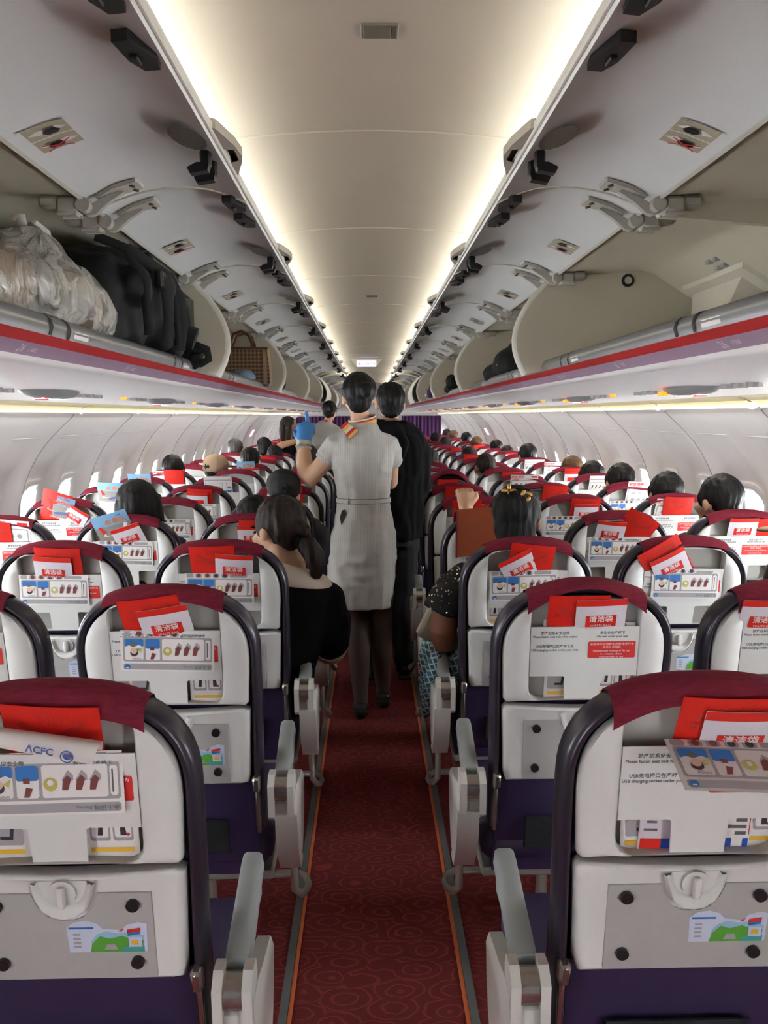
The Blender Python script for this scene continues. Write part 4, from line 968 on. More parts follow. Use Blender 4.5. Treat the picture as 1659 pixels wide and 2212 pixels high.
# ------------------------------------------------------------------ people
FOLDS = {'dress': (.0065, 15), 'jacket': (.010, 5), 'trousers': (.008, 9), 'top': (.006, 12), 'skirt': (.005, 20), 'shirt': (.005, 12)}
def displace(me, fn):
    n = len(me.vertices); co = [0.0]*(3*n); nv = [0.0]*(3*n)
    me.vertices.foreach_get('co', co); me.vertex_normals.foreach_get('vector', nv)
    for i in range(0, 3*n, 3):
        d = fn(co[i], co[i+1], co[i+2]); co[i] += nv[i]*d; co[i+1] += nv[i+1]*d; co[i+2] += nv[i+2]*d
    me.vertices.foreach_set('co', co); me.update()
def chain(mb, pts, n=14, hint=(0, 1, 0), mi=0):
    P = [p[:3] for p in pts]; R = [(p[3], p[4] if len(p) > 4 else p[3]) for p in pts]
    mb.tube(P, R, n=n, hint=hint, dome=True, mi=mi)
def blob(name, m, build, voxel=.009, it=6, fac=.5, M=None, smooth=180):
    """union of closed pieces into one continuous skin"""
    mb = MB(); build(mb)
    if M is not None: mb.v = [tuple(M @ Vector(p)) for p in mb.v]
    me = mb.mesh(name, m, smooth=0)
    o = bpy.data.objects.new('tmp_blob', me); COL.objects.link(o)
    r = o.modifiers.new('r', 'REMESH'); r.mode = 'VOXEL'; r.voxel_size = voxel; r.use_smooth_shade = True
    if it: q = o.modifiers.new('s', 'SMOOTH'); q.factor = fac; q.iterations = it
    out = bake(o); bpy.data.objects.remove(o); bpy.data.meshes.remove(me)
    nz = noise.noise
    if 'hair' in name or name == 'ponytail':
        displace(out, lambda x, y, z: .0055*nz((x*70, y*70, z*11))+.004*nz((x*22, y*22, z*22)))
    if name in FOLDS:
        am, sc_ = FOLDS[name]
        displace(out, lambda x, y, z: am*(.6-2*abs(nz((x*7+z*2, y*7, z*sc_))))+am*.7*nz((x*30, y*30, z*9)))
    out.name = name; out.materials.clear()
    for x in (m if isinstance(m, (list, tuple)) else [m]): out.materials.append(x)
    out.shade_smooth()
    return out
def hair_material(name, rgb, rgb2, rough=.55):
    m = bpy.data.materials.new(name); m.use_nodes = True; nt = m.node_tree; b = nt.nodes['Principled BSDF']
    b.inputs['Roughness'].default_value = rough; b.inputs['Specular IOR Level'].default_value = .22
    N = nt.nodes.new; L = nt.links.new
    tc = N('ShaderNodeTexCoord'); mp = N('ShaderNodeMapping'); mp.inputs['Scale'].default_value = (160, 160, 14); L(tc.outputs['Object'], mp.inputs['Vector'])
    n = N('ShaderNodeTexNoise'); n.inputs['Scale'].default_value = 1.0; n.inputs['Detail'].default_value = 3; L(mp.outputs['Vector'], n.inputs['Vector'])
    mx = N('ShaderNodeMix'); mx.data_type = 'RGBA'; mx.inputs[6].default_value = lin(*rgb); mx.inputs[7].default_value = lin(*rgb2); L(n.outputs['Fac'], mx.inputs[0]); L(mx.outputs[2], b.inputs['Base Color'])
    bp = N('ShaderNodeBump'); bp.inputs['Strength'].default_value = .55; bp.inputs['Distance'].default_value = .004; L(n.outputs['Fac'], bp.inputs['Height']); L(bp.outputs['Normal'], b.inputs['Normal'])
    return m
def stripe_material(name, a, c, scale, axis=0, rough=.75, duty=.5, bump=.25):
    """thin woven stripes running along z (axis 0) plus slow cloth relief"""
    m = bpy.data.materials.new(name); m.use_nodes = True; nt = m.node_tree; b = nt.nodes['Principled BSDF']
    b.inputs['Roughness'].default_value = rough; b.inputs['Specular IOR Level'].default_value = .3; b.inputs['Sheen Weight'].default_value = .1
    N = nt.nodes.new; L = nt.links.new
    tc = N('ShaderNodeTexCoord'); w = N('ShaderNodeTexWave'); w.inputs['Scale'].default_value = scale; w.bands_direction = 'XYZ'[axis]; L(tc.outputs['Object'], w.inputs['Vector'])
    r = N('ShaderNodeValToRGB'); r.color_ramp.elements[0].position = duty-.15; r.color_ramp.elements[1].position = duty+.15
    r.color_ramp.elements[0].color = lin(*c); r.color_ramp.elements[1].color = lin(*a); L(w.outputs['Fac'], r.inputs[0]); L(r.outputs[0], b.inputs['Base Color'])
    mq = N('ShaderNodeMapping'); mq.inputs['Scale'].default_value = (5, 5, 13); mq.inputs['Rotation'].default_value = (0, .5, 0); L(tc.outputs['Object'], mq.inputs['Vector'])
    n = N('ShaderNodeTexNoise'); n.inputs['Scale'].default_value = 1; n.inputs['Detail'].default_value = 2; L(mq.outputs['Vector'], n.inputs['Vector'])
    bp = N('ShaderNodeBump'); bp.inputs['Strength'].default_value = bump; bp.inputs['Distance'].default_value = .02; L(n.outputs['Fac'], bp.inputs['Height']); L(bp.outputs['Normal'], b.inputs['Normal'])
    return m
hair_black = hair_material('hair_black', (9, 8, 8), (26, 24, 23)); hair_brown = hair_material('hair_dark_brown', (20, 15, 13), (46, 32, 26)); hair_tan = hair_material('hair_brown', (62, 44, 30), (104, 76, 50)); hair_grey = hair_material('hair_greying', (52, 50, 48), (92, 90, 86))
skin = mat('skin_light', (222, 178, 146), .5, spec=.35, var=.04, vscale=12); skin_tan = mat('skin_tan', (190, 142, 112), .5, spec=.35, var=.05, vscale=12); skin_deep = mat('skin_brown', (140, 92, 68), .48, spec=.35, var=.05, vscale=12)
uniform = stripe_material('grey_pinstripe_uniform', (204, 201, 194), (166, 163, 156), 62, bump=.55)
black_cloth = mat('black_cloth', (13, 12, 14), .9, spec=.2, bump=.3, bscale=30); black_knit = mat('black_knit', (8, 8, 10), .95, spec=.15, bump=.3, bscale=220)
cream_cloth = mat('cream_cloth', (222, 206, 190), .85); stocking = mat('sheer_black_stocking', (70, 56, 52), .5, spec=.3); shoe_mat = mat('black_shoe', (18, 17, 18), .32)
glove_mat = mat('blue_nitrile', (70, 146, 214), .45, spec=.5, bump=.35, bscale=45); cuff_mat = mat('clear_cuff', (206, 202, 192), .35, spec=.6, bump=.4, bscale=60)
eye_mat = mat('eye_dark', (34, 24, 20), .2); lip_mat = mat('lip', (176, 96, 92), .45)
def head_skin(mb, neck=True, ears=True):
    mb.ico((0, -.008, .018), (.073, .091, .092)); chain(mb, [(0, .030, -.030, .058, .058), (0, .050, -.062, .044, .042), (0, .062, -.090, .026, .022)], hint=(0, 1, 0))
    chain(mb, [(0, .084, .012, .008), (0, .098, -.016, .011), (0, .100, -.028, .013)], n=10)
    for sx in (-1, 1):
        if ears: mb.ico((sx*.077, -.008, -.014), (.011, .021, .031), nu=10, nv=6)
        mb.ico((sx*.036, .064, -.030), (.026, .022, .022), nu=10, nv=6)
    if neck: chain(mb, [(0, -.016, -.05, .048, .050), (0, -.018, -.11, .046, .046), (0, -.016, -.16, .046, .046)])
def hair_short(mb, full=1.0):
    mb.ico((0, -.026, .034), (.084*full, .097, .090)); mb.ico((0, -.064, -.022), (.066, .044, .062)); 
    for sx in (-1, 1): mb.ico((sx*.068, .012, .012), (.016, .030, .040), nu=10, nv=6)
def hair_crop(mb): mb.ico((0, -.024, .038), (.080, .094, .078)); mb.ico((0, -.058, .0), (.062, .048, .052))
def hair_bun(mb):
    hair_short(mb, 1.02); mb.ico((.030, -.122, .028), (.040, .034, .040)); chain(mb, [(.01, -.09, .03, .03), (.03, -.118, .03, .03)])
def hair_long(mb):
    hair_short(mb, 1.06); chain(mb, [(0, -.055, .02, .088, .066), (0, -.060, -.08, .094, .056), (0, -.056, -.17, .096, .048), (0, -.052, -.24, .080, .036)])
    for sx in (-1, 1): chain(mb, [(sx*.072, .012, .04, .020, .030), (sx*.082, .008, -.06, .020, .034), (sx*.080, .004, -.16, .022, .032)])
def face_parts(parent, H, sk=None):
    for sx in (-1, 1): link('eye', MB().ico((sx*.031, .0765, -.002), (.012, .008, .006), nu=10, nv=6).mesh('eye', eye_mat, smooth=180), parent, M=H); link('eyebrow', MB().ico((sx*.032, .082, .017), (.018, .005, .0035), nu=10, nv=6).mesh('eyebrow', hair_black, smooth=180), parent, M=H)
    link('lips', MB().ico((0, .092, -.060), (.022, .008, .008), nu=12, nv=6).mesh('lips', lip_mat, smooth=180), parent, M=H)
def HM(loc, yaw=0, pitch=0, roll=0): return Matrix.Translation(loc) @ Matrix.Rotation(yaw, 4, 'Z') @ Matrix.Rotation(pitch, 4, 'X') @ Matrix.Rotation(roll, 4, 'Y')
def add_head(mb, H, **kw):
    t = MB(); head_skin(t, **kw); mb.v, n0 = mb.v+[tuple(H @ Vector(p)) for p in t.v], len(mb.v); mb.f += [[i+n0 for i in f] for f in t.f]; mb.m += t.m
def in_frame(fn, H):
    def g(mb):
        t = MB(); fn(t); n0 = len(mb.v); mb.v += [tuple(H @ Vector(p)) for p in t.v]; mb.f += [[i+n0 for i in f] for f in t.f]; mb.m += t.m
    return g
def ell(cx, cy, z, rx, ry, n=28): return [(cx+rx*cos(2*pi*i/n), cy+ry*sin(2*pi*i/n), z) for i in range(n)]

# --- flight attendant standing in the aisle, left hand raised in a blue glove
def cabin_attendant():
    T = thing('person', 'cabin attendant in grey pinstripe dress and striped scarf, blue-gloved hand raised', 'person', (0, 4.15, 0))
    H = HM((-.062, .005, 1.612), yaw=D(10), pitch=D(-3))
    def body(mb):
        add_head(mb, H)
        chain(mb, [(-.045, 0, .92, .135, .10), (-.043, 0, 1.10, .108, .078), (-.045, 0, 1.28, .125, .085), (-.045, 0, 1.375, .12, .070), (-.048, .0, 1.43, .055, .048), (-.050, .0, 1.50, .045, .045)])
        chain(mb, [(-.150, .0, 1.370, .044), (-.235, .025, 1.295, .047), (-.322, .055, 1.192, .041), (-.334, .075, 1.215, .045), (-.345, .10, 1.29, .043), (-.349, .13, 1.375, .031)])
        chain(mb, [(.055, .0, 1.370, .044), (.095, .08, 1.28, .045), (.10, .20, 1.17, .038), (.05, .36, 1.20, .030), (.03, .42, 1.215, .026)])
        for k in range(4): chain(mb, [(.012+.013*k, .43, 1.215, .010), (.012+.013*k, .475, 1.215, .009), (.012+.013*k, .495, 1.20, .008)], n=8)
        chain(mb, [(.065, .42, 1.22, .011), (.082, .45, 1.23, .009)], n=8)
        chain(mb, [(-.115, .01, .90, .085), (-.095, .02, .66, .075), (-.085, .015, .49, .056), (-.072, -.025, .32, .052), (-.066, -.065, .10, .033), (-.064, -.08, .05, .032), (-.066, .04, .03, .03, .022)])
        chain(mb, [(.03, .02, .90, .085), (.03, .03, .66, .075), (.036, .035, .49, .055), (.043, .035, .32, .050), (.05, .085, .10, .033), (.052, .075, .05, .032), (.056, .20, .03, .03, .022)])
    link('body', blob('body', skin, body, .008, 5), T); face_parts(T, H)
    link('hair', blob('hair', hair_black, in_frame(hair_bun, H @ Matrix.Rotation(D(-8), 4, 'Z')), .006, 4), T)
    def dress(mb):
        rows = [(.557, -.067, .166, .118), (.60, -.066, .169, .121), (.70, -.058, .172, .125), (.80, -.050, .172, .126), (.90, -.045, .166, .122), (.97, -.044, .155, .113), (1.04, -.043, .140, .104), (1.105, -.043, .130, .096), (1.18, -.044, .136, .102), (1.26, -.045, .147, .108), (1.33, -.045, .156, .107), (1.385, -.045, .156, .100), (1.425, -.045, .130, .088), (1.455, -.047, .092, .078), (1.485, -.048, .070, .068)]
        rings = []
        for z, cx, rx, ry in rows:
            wob = .012*smooth01((.95-z)/.4)
            rings.append([(cx+(rx+wob*sin(5*a+z*9)*.7)*cos(a), (ry+wob*cos(4*a+z*6)*.7)*sin(a)-.004, z) for a in [2*pi*i/36 for i in range(36)]])
        mb.loft(rings)
        chain(mb, [(-.11, 0, 1.395, .062, .060), (-.165, .003, 1.372, .066, .064)]); mb.tube([(-.165, .003, 1.380), (-.200, .012, 1.340), (-.229, .022, 1.300)], [.064, .060, .057], n=18)
        chain(mb, [(.02, 0, 1.395, .060, .058), (.072, .01, 1.372, .064, .062)]); mb.tube([(.07, .01, 1.38), (.094, .05, 1.33), (.10, .09, 1.285)], [.062, .058, .056], n=18)
    link('dress', blob('dress', uniform, dress, .007, 5), T)
    MB().loft([ell(-.043, -.004, 1.090, .136, .102), ell(-.043, -.004, 1.090, .139, .105), ell(-.043, -.004, 1.112, .138, .104), ell(-.043, -.004, 1.112, .134, .100)], cap=False).build('belt', uniform, T, smooth=60)
    for zz in (1.0895, 1.1125): MB().tube(ell(-.043, -.004, zz, .1385, .1045), .0014, n=5, loop=True).build('belt_edge_shade', mat('belt_shadow', (104, 101, 97), .8), T)  # thin dark rings paint in the shade along the belt's edges
    MB().box((-.118, -.093, 1.102), (.008, .010, .036), ch=.002).build('belt_loop', uniform, T)
    MB().prism([(-.150, 1.055), (-.137, 1.062), (-.128, 1.04), (-.140, 1.005), (-.153, .985), (-.160, 1.02)], 'y', -.092, -.082).build('pocket_opening', mat('pocket_dark', (70, 62, 60), .8), T)
    # sleeve hem
    MB().tube([(-.220, .019, 1.313), (-.231, .023, 1.297)], .0595, n=20).build('sleeve_hem', uniform, T)
    # glove: palm, four fingers, thumb
    def glove(mb):
        chain(mb, [(-.349, .128, 1.372, .034, .026), (-.346, .135, 1.405, .038, .024), (-.340, .143, 1.440, .046, .026), (-.340, .148, 1.466, .046, .024)])
        for x, dz in ((-.377, -.010), (-.354, -.002), (-.305, -.008)):
            chain(mb, [(x, .150, 1.468+dz, .0125), (x+.001, .178, 1.484+dz, .0125), (x+.002, .196, 1.462+dz, .0115), (x+.003, .182, 1.440+dz, .0105)], n=10)
        chain(mb, [(-.327, .150, 1.468, .0130), (-.331, .165, 1.502, .0118), (-.335, .158, 1.536, .0105)], n=10)
        chain(mb, [(-.380, .150, 1.410, .016), (-.397, .172, 1.436, .0135), (-.385, .192, 1.455, .0115)], n=10)
    link('glove', blob('glove', glove_mat, glove, .0042, 4), T)
    MB().tube([(-.3475, .118, 1.350), (-.349, .126, 1.372), (-.3475, .133, 1.392)], [(.040, .036), (.038, .033), (.040, .030)], n=20, hint=(0, 1, 0)).build('glove_cuff', cuff_mat, T, smooth=60)
    MB().tube([(-.3487, .121, 1.360), (-.3487, .124, 1.370)], [(.0425, .0385), (.0425, .038)], n=20, hint=(0, 1, 0)).build('watch_strap', steel, T)
    # stockings and shoes
    def legs(mb):
        chain(mb, [(-.10, .02, .66, .083), (-.085, .015, .49, .063), (-.072, -.025, .32, .058), (-.066, -.065, .10, .038), (-.064, -.08, .05, .036), (-.066, .02, .035, .034, .026)])
        chain(mb, [(.03, .03, .66, .083), (.036, .035, .49, .062), (.043, .035, .32, .056), (.05, .085, .10, .038), (.052, .075, .05, .036), (.055, .18, .035, .034, .026)])
    link('stockings', blob('stockings', stocking, legs, .008, 4), T)
    for x, y in ((-.064, -.08), (.053, .075)):
        def shoe(mb):
            chain(mb, [(x, y-.015, .052, .038, .030), (x-.001, y+.06, .038, .041, .026), (x-.002, y+.13, .030, .040, .022), (x-.002, y+.17, .026, .028, .018)], hint=(0, 0, 1)); mb.box((x, y-.02, .024), (.055, .055, .048), ch=.01); mb.box((x, y+.09, .008), (.07, .17, .016), ch=.004)
        link('shoe', blob('shoe', shoe_mat, shoe, .005, 3), T)
    # striped neck scarf with a knotted tail
    sc = bpy.data.materials.new('striped_scarf'); sc.use_nodes = True; nt = sc.node_tree; b = nt.nodes['Principled BSDF']; b.inputs['Roughness'].default_value = .5
    tc = nt.nodes.new('ShaderNodeTexCoord'); w = nt.nodes.new('ShaderNodeTexWave'); w.inputs['Scale'].default_value = 9.5; w.wave_profile = 'SAW'; mp = nt.nodes.new('ShaderNodeMapping'); mp.inputs['Rotation'].default_value = (0, D(35), 0)
    r = nt.nodes.new('ShaderNodeValToRGB'); r.color_ramp.interpolation = 'CONSTANT'; e = r.color_ramp.elements; e[0].color = lin(190, 40, 34); e[1].position = .22; e[1].color = lin(232, 184, 92)
    for ps_, cc in ((.5, (232, 226, 214)), (.66, (190, 40, 34)), (.8, (232, 184, 92))): q = e.new(ps_); q.color = lin(*cc)
    nt.links.new(tc.outputs['Generated'], mp.inputs['Vector']); nt.links.new(mp.outputs['Vector'], w.inputs['Vector']); nt.links.new(w.outputs['Fac'], r.inputs[0]); nt.links.new(r.outputs[0], b.inputs['Base Color'])
    band = mat('scarf_gold', (226, 176, 84), .5); bred = mat('scarf_red', (184, 44, 36), .5); bwh = mat('scarf_cream', (228, 220, 204), .55)
    for k, (z0, z1, mm) in enumerate(((1.462, 1.470, bwh), (1.470, 1.478, bred), (1.478, 1.496, band), (1.496, 1.504, bred), (1.504, 1.512, bwh))):
        f = lambda z, g=0: [(-.046+(.074+g-.12*(z-1.46))*cos(a), -.006+(.068+g-.12*(z-1.46))*sin(a), z+.012*cos(a)+.010*sin(a)) for a in [2*pi*i/28 for i in range(28)]]
        MB().loft([f(z0), f((z0+z1)/2, .002), f(z1)], cap=False).build('scarf_band', mm, T, smooth=80)
    for k in range(5):
        a0, a1 = Vector((-.138, -.078, 1.480)), Vector((-.086, -.104, 1.428)); d_ = (a1-a0)/5; p = a0+d_*k; q = p+d_
        wv = Vector((.014+.0015*k, 0, .013+.0015*k))
        MB().add([tuple(p-wv+Vector((0, 0, 0))), tuple(p+wv), tuple(q+wv*1.08), tuple(q-wv*1.08), tuple(p-wv+Vector((0, .008, 0))), tuple(p+wv+Vector((0, .008, 0))), tuple(q+wv*1.08+Vector((0, .008, 0))), tuple(q-wv*1.08+Vector((0, .008, 0)))],
                 [(0, 1, 2, 3), (4, 7, 6, 5), (0, 4, 5, 1), (1, 5, 6, 2), (2, 6, 7, 3), (3, 7, 4, 0)]).build('scarf_tail', (bred, band, bwh, bred, band)[k], T, smooth=0)
cabin_attendant()

# --- man in a black hooded jacket just ahead of her
def jacket_man():
    T = thing('person', 'man in black hooded jacket and dark trousers standing ahead of the attendant', 'person', (0, 4.72, 0))
    H = HM((.108, 0, 1.588), yaw=D(6))
    def body(mb):
        add_head(mb, H); chain(mb, [(.10, 0, .92, .13, .10), (.10, 0, 1.15, .13, .09), (.10, 0, 1.34, .145, .085), (.105, -.0, 1.43, .055, .055)])
        for sx in (-1, 1):
            chain(mb, [(.10+sx*.15, 0, 1.33, .045), (.10+sx*.175, .03, 1.12, .045), (.10+sx*.14, .20, .98, .036), (.10+sx*.10, .28, .96, .03)])
            for k in range(4): chain(mb, [(.10+sx*(.085+.012*k), .29, .96, .010), (.10+sx*(.085+.012*k), .325, .95, .009), (.10+sx*(.085+.012*k), .335, .93, .008)], n=8)
            chain(mb, [(.10+sx*.085, .28, .965, .011), (.10+sx*.065, .31, .965, .009)], n=8)
            chain(mb, [(.10+sx*.085, 0, .92, .085), (.10+sx*.085, .01, .5, .06), (.10+sx*.085, -.02, .1, .04), (.10+sx*.085, .1, .03, .035, .02)])
    link('body', blob('body', skin, body, .009, 5), T); face_parts(T, H)
    link('hair', blob('hair', hair_black, in_frame(lambda m: hair_short(m, 1.0), H), .006, 4), T)
    def jk(mb):
        rings = []
        for z, rx, ry in ((.815, .185, .125), (.83, .19, .13), (1.0, .195, .13), (1.2, .20, .13), (1.33, .205, .125), (1.40, .19, .11), (1.44, .135, .09), (1.475, .085, .075)):
            rings.append([(.10+(rx+.006*sin(6*a+z*8))*cos(a), (ry+.006*cos(5*a+z*7))*sin(a), z) for a in [2*pi*i/32 for i in range(32)]])
        mb.loft(rings)
        for sx in (-1, 1): chain(mb, [(.10+sx*.13, 0, 1.39, .07), (.10+sx*.172, .02, 1.30, .072), (.10+sx*.18, .03, 1.12, .064), (.10+sx*.145, .18, .985, .05), (.10+sx*.125, .24, .97, .045)])
        chain(mb, [(.0, -.02, 1.455, .045), (.06, -.085, 1.452, .05), (.13, -.092, 1.448, .05), (.20, -.03, 1.452, .045)], hint=(0, 0, 1)); chain(mb, [(.02, -.085, 1.435, .060, .045), (.10, -.125, 1.42, .085, .050), (.13, -.150, 1.35, .085, .040), (.15, -.140, 1.29, .045, .025)])
    link('jacket', blob('jacket', black_cloth, jk, .010, 4), T)
    def tr(mb):
        mb.loft([ell(.10, 0, .78, .165, .12), ell(.10, 0, .90, .165, .12), ell(.10, 0, .98, .15, .11)])
        for sx in (-1, 1): chain(mb, [(.10+sx*.082, .0, .84, .092), (.10+sx*.085, .012, .50, .076), (.10+sx*.086, -.01, .12, .066), (.10+sx*.086, -.01, .07, .064)])
    link('trousers', blob('trousers', mat('charcoal_trousers', (34, 33, 36), .9, bump=.3, bscale=20), tr, .010, 4), T)
    for sx in (-1, 1):
        x = .10+sx*.086
        def shoe(mb): chain(mb, [(x, -.04, .05, .042, .040), (x, .06, .042, .046, .034), (x, .15, .032, .042, .026)], hint=(0, 0, 1)); mb.box((x, .05, .012), (.085, .26, .024), ch=.008)
        link('shoe', blob('shoe', shoe_mat, shoe, .007, 3), T)
jacket_man()

# --- second attendant further ahead, leaning over the left seats
def far_attendant():
    T = thing('person', 'second cabin attendant in grey uniform with hair bun, further ahead among left seats', 'person', (0, 9.55, 0))
    H = HM((-.462, 0, 1.568), yaw=D(-22), pitch=D(-6))
    def body(mb):
        add_head(mb, H); chain(mb, [(-.51, 0, .9, .13, .10), (-.52, 0, 1.15, .11, .08), (-.525, 0, 1.34, .13, .085), (-.49, -.01, 1.44, .055, .055)])
        for sx in (-1, 1):
            chain(mb, [(-.52+sx*.115, 0, 1.345, .043), (-.52+sx*.155, .03, 1.20, .038), (-.52+sx*.13, .20, 1.14, .03), (-.52+sx*.11, .27, 1.15, .026)])
            chain(mb, [(-.51+sx*.07, 0, .9, .08), (-.51+sx*.07, .0, .5, .055), (-.51+sx*.07, 0, .08, .036), (-.51+sx*.07, .08, .03, .03, .02)])
    link('body', blob('body', skin, body, .010, 5), T); face_parts(T, H)
    link('hair', blob('hair', hair_black, in_frame(hair_bun, H @ Matrix.Rotation(D(20), 4, 'Z')), .007, 4), T)
    def dress(mb):
        mb.loft([ell(-.51, 0, .60, .16, .12), ell(-.51, 0, .9, .165, .12), ell(-.52, 0, 1.10, .135, .10), ell(-.525, 0, 1.30, .155, .11), ell(-.522, 0, 1.38, .155, .10), ell(-.515, 0, 1.43, .10, .08), ell(-.50, 0, 1.465, .062, .06)])
        for sx in (-1, 1): chain(mb, [(-.52+sx*.10, 0, 1.375, .06), (-.52+sx*.145, .01, 1.33, .062), (-.52+sx*.158, .02, 1.25, .054)])
    link('dress', blob('dress', uniform, dress, .010, 4), T)
    f = lambda z, r: [(-.488+r*cos(a), -.005+r*sin(a), z+.014*cos(a)) for a in [2*pi*i/20 for i in range(20)]]
    MB().loft([f(1.452, .068), f(1.465, .068), f(1.478, .063)], cap=False).build('scarf_band', MATS['scarf_red'], T, smooth=80)
    for sx in (-1, 1): MB().box((-.51+sx*.07, .03, .02), (.08, .22, .04), ch=.015).build('shoe', shoe_mat, T)
far_attendant()

# --- long-haired woman turning round beside the second attendant
def turning_woman():
    T = thing('person', 'long-haired woman in black top turned sideways beside the second attendant', 'person', (0, 9.42, 0))
    H = HM((-.905, .02, 1.395), yaw=D(-100), pitch=D(-4))
    def body(mb):
        add_head(mb, H); chain(mb, [(-.97, .04, .58, .14, .11), (-.95, .03, .9, .13, .09), (-.93, .02, 1.12, .14, .085), (-.915, .015, 1.24, .055, .055)])
        chain(mb, [(-.99, -.05, 1.15, .05), (-1.02, -.12, 1.18, .04), (-.98, -.14, 1.20, .04), (-.85, -.15, 1.235, .032), (-.80, -.15, 1.25, .026)])
        for k in range(4): chain(mb, [(-.79, -.165+.011*k, 1.25, .009), (-.755, -.165+.011*k, 1.258, .008), (-.735, -.165+.011*k, 1.25, .007)], n=8)
        chain(mb, [(-.80, -.13, 1.26, .009), (-.775, -.122, 1.275, .008)], n=8)
        chain(mb, [(-.88, .10, 1.15, .05), (-.84, .16, .95, .04), (-.80, .22, .80, .03)])
        for sy in (-.07, .07): chain(mb, [(-.97, sy, .58, .08), (-.90, sy, .30, .06), (-.92, sy, .06, .036), (-.84, sy, .03, .03, .02)])
    link('body', blob('body', skin_tan, body, .009, 5), T); face_parts(T, H)
    link('hair', blob('hair', hair_tan if False else hair_brown, in_frame(hair_long, H), .007, 4), T)
    def top(mb):
        mb.loft([ell(-.96, .03, .60, .16, .13), ell(-.95, .03, .9, .15, .11), ell(-.935, .02, 1.10, .155, .12), ell(-.925, .02, 1.17, .12, .12), ell(-.915, .02, 1.215, .062, .062)])
        chain(mb, [(-.97, -.03, 1.14, .07), (-1.01, -.10, 1.165, .056)]); chain(mb, [(-.90, .08, 1.14, .065), (-.87, .13, 1.03, .055)])
    link('top', blob('top', black_cloth, top, .010, 4), T)
turning_woman()

# --- ponytailed woman in the left aisle seat, leaning into the aisle
def ponytail_woman():
    T = thing('person', 'woman with brown ponytail and cream-collared black top, seated leaning into the aisle', 'person', (0, 0, 0))
    H = HM((-.345, 2.95, 1.118), yaw=D(52), pitch=D(-10), roll=D(4))
    def body(mb):
        add_head(mb, H)
        chain(mb, [(-.43, 2.93, .50, .15, .12), (-.38, 2.93, .70, .15, .10), (-.32, 2.93, .84, .14, .08), (-.287, 2.93, .94, .055, .05), (-.295, 2.93, 1.00, .05, .05)])
        chain(mb, [(-.20, 2.935, .865, .050), (-.155, 2.96, .78, .050), (-.160, 3.02, .67, .042), (-.20, 3.14, .62, .036), (-.25, 3.22, .62, .03)])
        for k in range(4): chain(mb, [(-.245-.012*k, 3.24, .62, .010), (-.25-.012*k, 3.275, .615, .009), (-.25-.012*k, 3.285, .60, .008)], n=8)
        chain(mb, [(-.24, 3.22, .63, .011), (-.225, 3.25, .635, .009)], n=8)
        chain(mb, [(-.46, 2.93, .89, .055), (-.52, 3.0, .72, .048), (-.45, 3.15, .62, .036)])
        for sx in (-.10, .05): chain(mb, [(-.43+sx, 2.95, .53, .09), (-.42+sx, 3.25, .53, .075), (-.42+sx, 3.30, .30, .055), (-.42+sx, 3.28, .06, .038), (-.42+sx, 3.36, .03, .03, .022)])
    link('body', blob('body', skin, body, .008, 5), T); face_parts(T, H)
    def hr(mb):
        hair_short(mb, 1.07); mb.ico((0, -.05, .005), (.080, .075, .080))
        chain(mb, [(0, -.10, -.010, .036), (0, -.128, -.018, .030)])
    link('hair', blob('hair', hair_brown, in_frame(hr, H), .006, 4), T)
    def pony(mb): chain(mb, [(-.258, 2.872, 1.092, .024), (-.225, 2.858, 1.078, .032), (-.205, 2.858, 1.04, .034), (-.200, 2.865, 1.00, .030), (-.203, 2.872, .965, .018)])
    link('ponytail', blob('ponytail', hair_brown, pony, .006, 3), T)
    MB().tube([(-.262, 2.875, 1.098), (-.246, 2.868, 1.090)], .031, n=14).build('hair_tie', black_knit, T)
    def top(mb):
        rings = []
        for z, cx, cy, rx, ry in ((.46, -.42, 2.92, .19, .15), (.56, -.405, 2.92, .185, .15), (.70, -.375, 2.92, .18, .135), (.82, -.33, 2.925, .185, .12), (.89, -.30, 2.93, .17, .11), (.935, -.288, 2.93, .12, .09), (.965, -.285, 2.93, .075, .07)):
            rings.append(ell(cx, cy, z, rx, ry))
        mb.loft(rings)
        chain(mb, [(-.23, 2.93, .89, .072), (-.178, 2.935, .86, .076), (-.158, 2.955, .77, .076), (-.162, 3.0, .685, .068)]); chain(mb, [(-.40, 2.93, .88, .07), (-.47, 2.95, .85, .072), (-.52, 3.0, .72, .06)])
    link('top', blob('top', black_knit, top, .008, 5), T)
    M_ = MB(); fc = lambda rx, ry, z, cx=-.288: [(cx+rx*cos(a), 2.93+ry*sin(a), z-.020*cos(a)) for a in [2*pi*i/28 for i in range(28)]]
    M_.loft([fc(.062, .058, 1.000), fc(.085, .076, .990), fc(.118, .100, .966), fc(.138, .116, .942, -.284), fc(.134, .112, .934, -.284)], cap=False); M_.build('collar', cream_cloth, T, smooth=80)
    MB().tube([(-.163, 3.005, .672), (-.167, 3.03, .645)], [.066, .058], n=18).build('cuff', cream_cloth, T, smooth=60)
ponytail_woman()

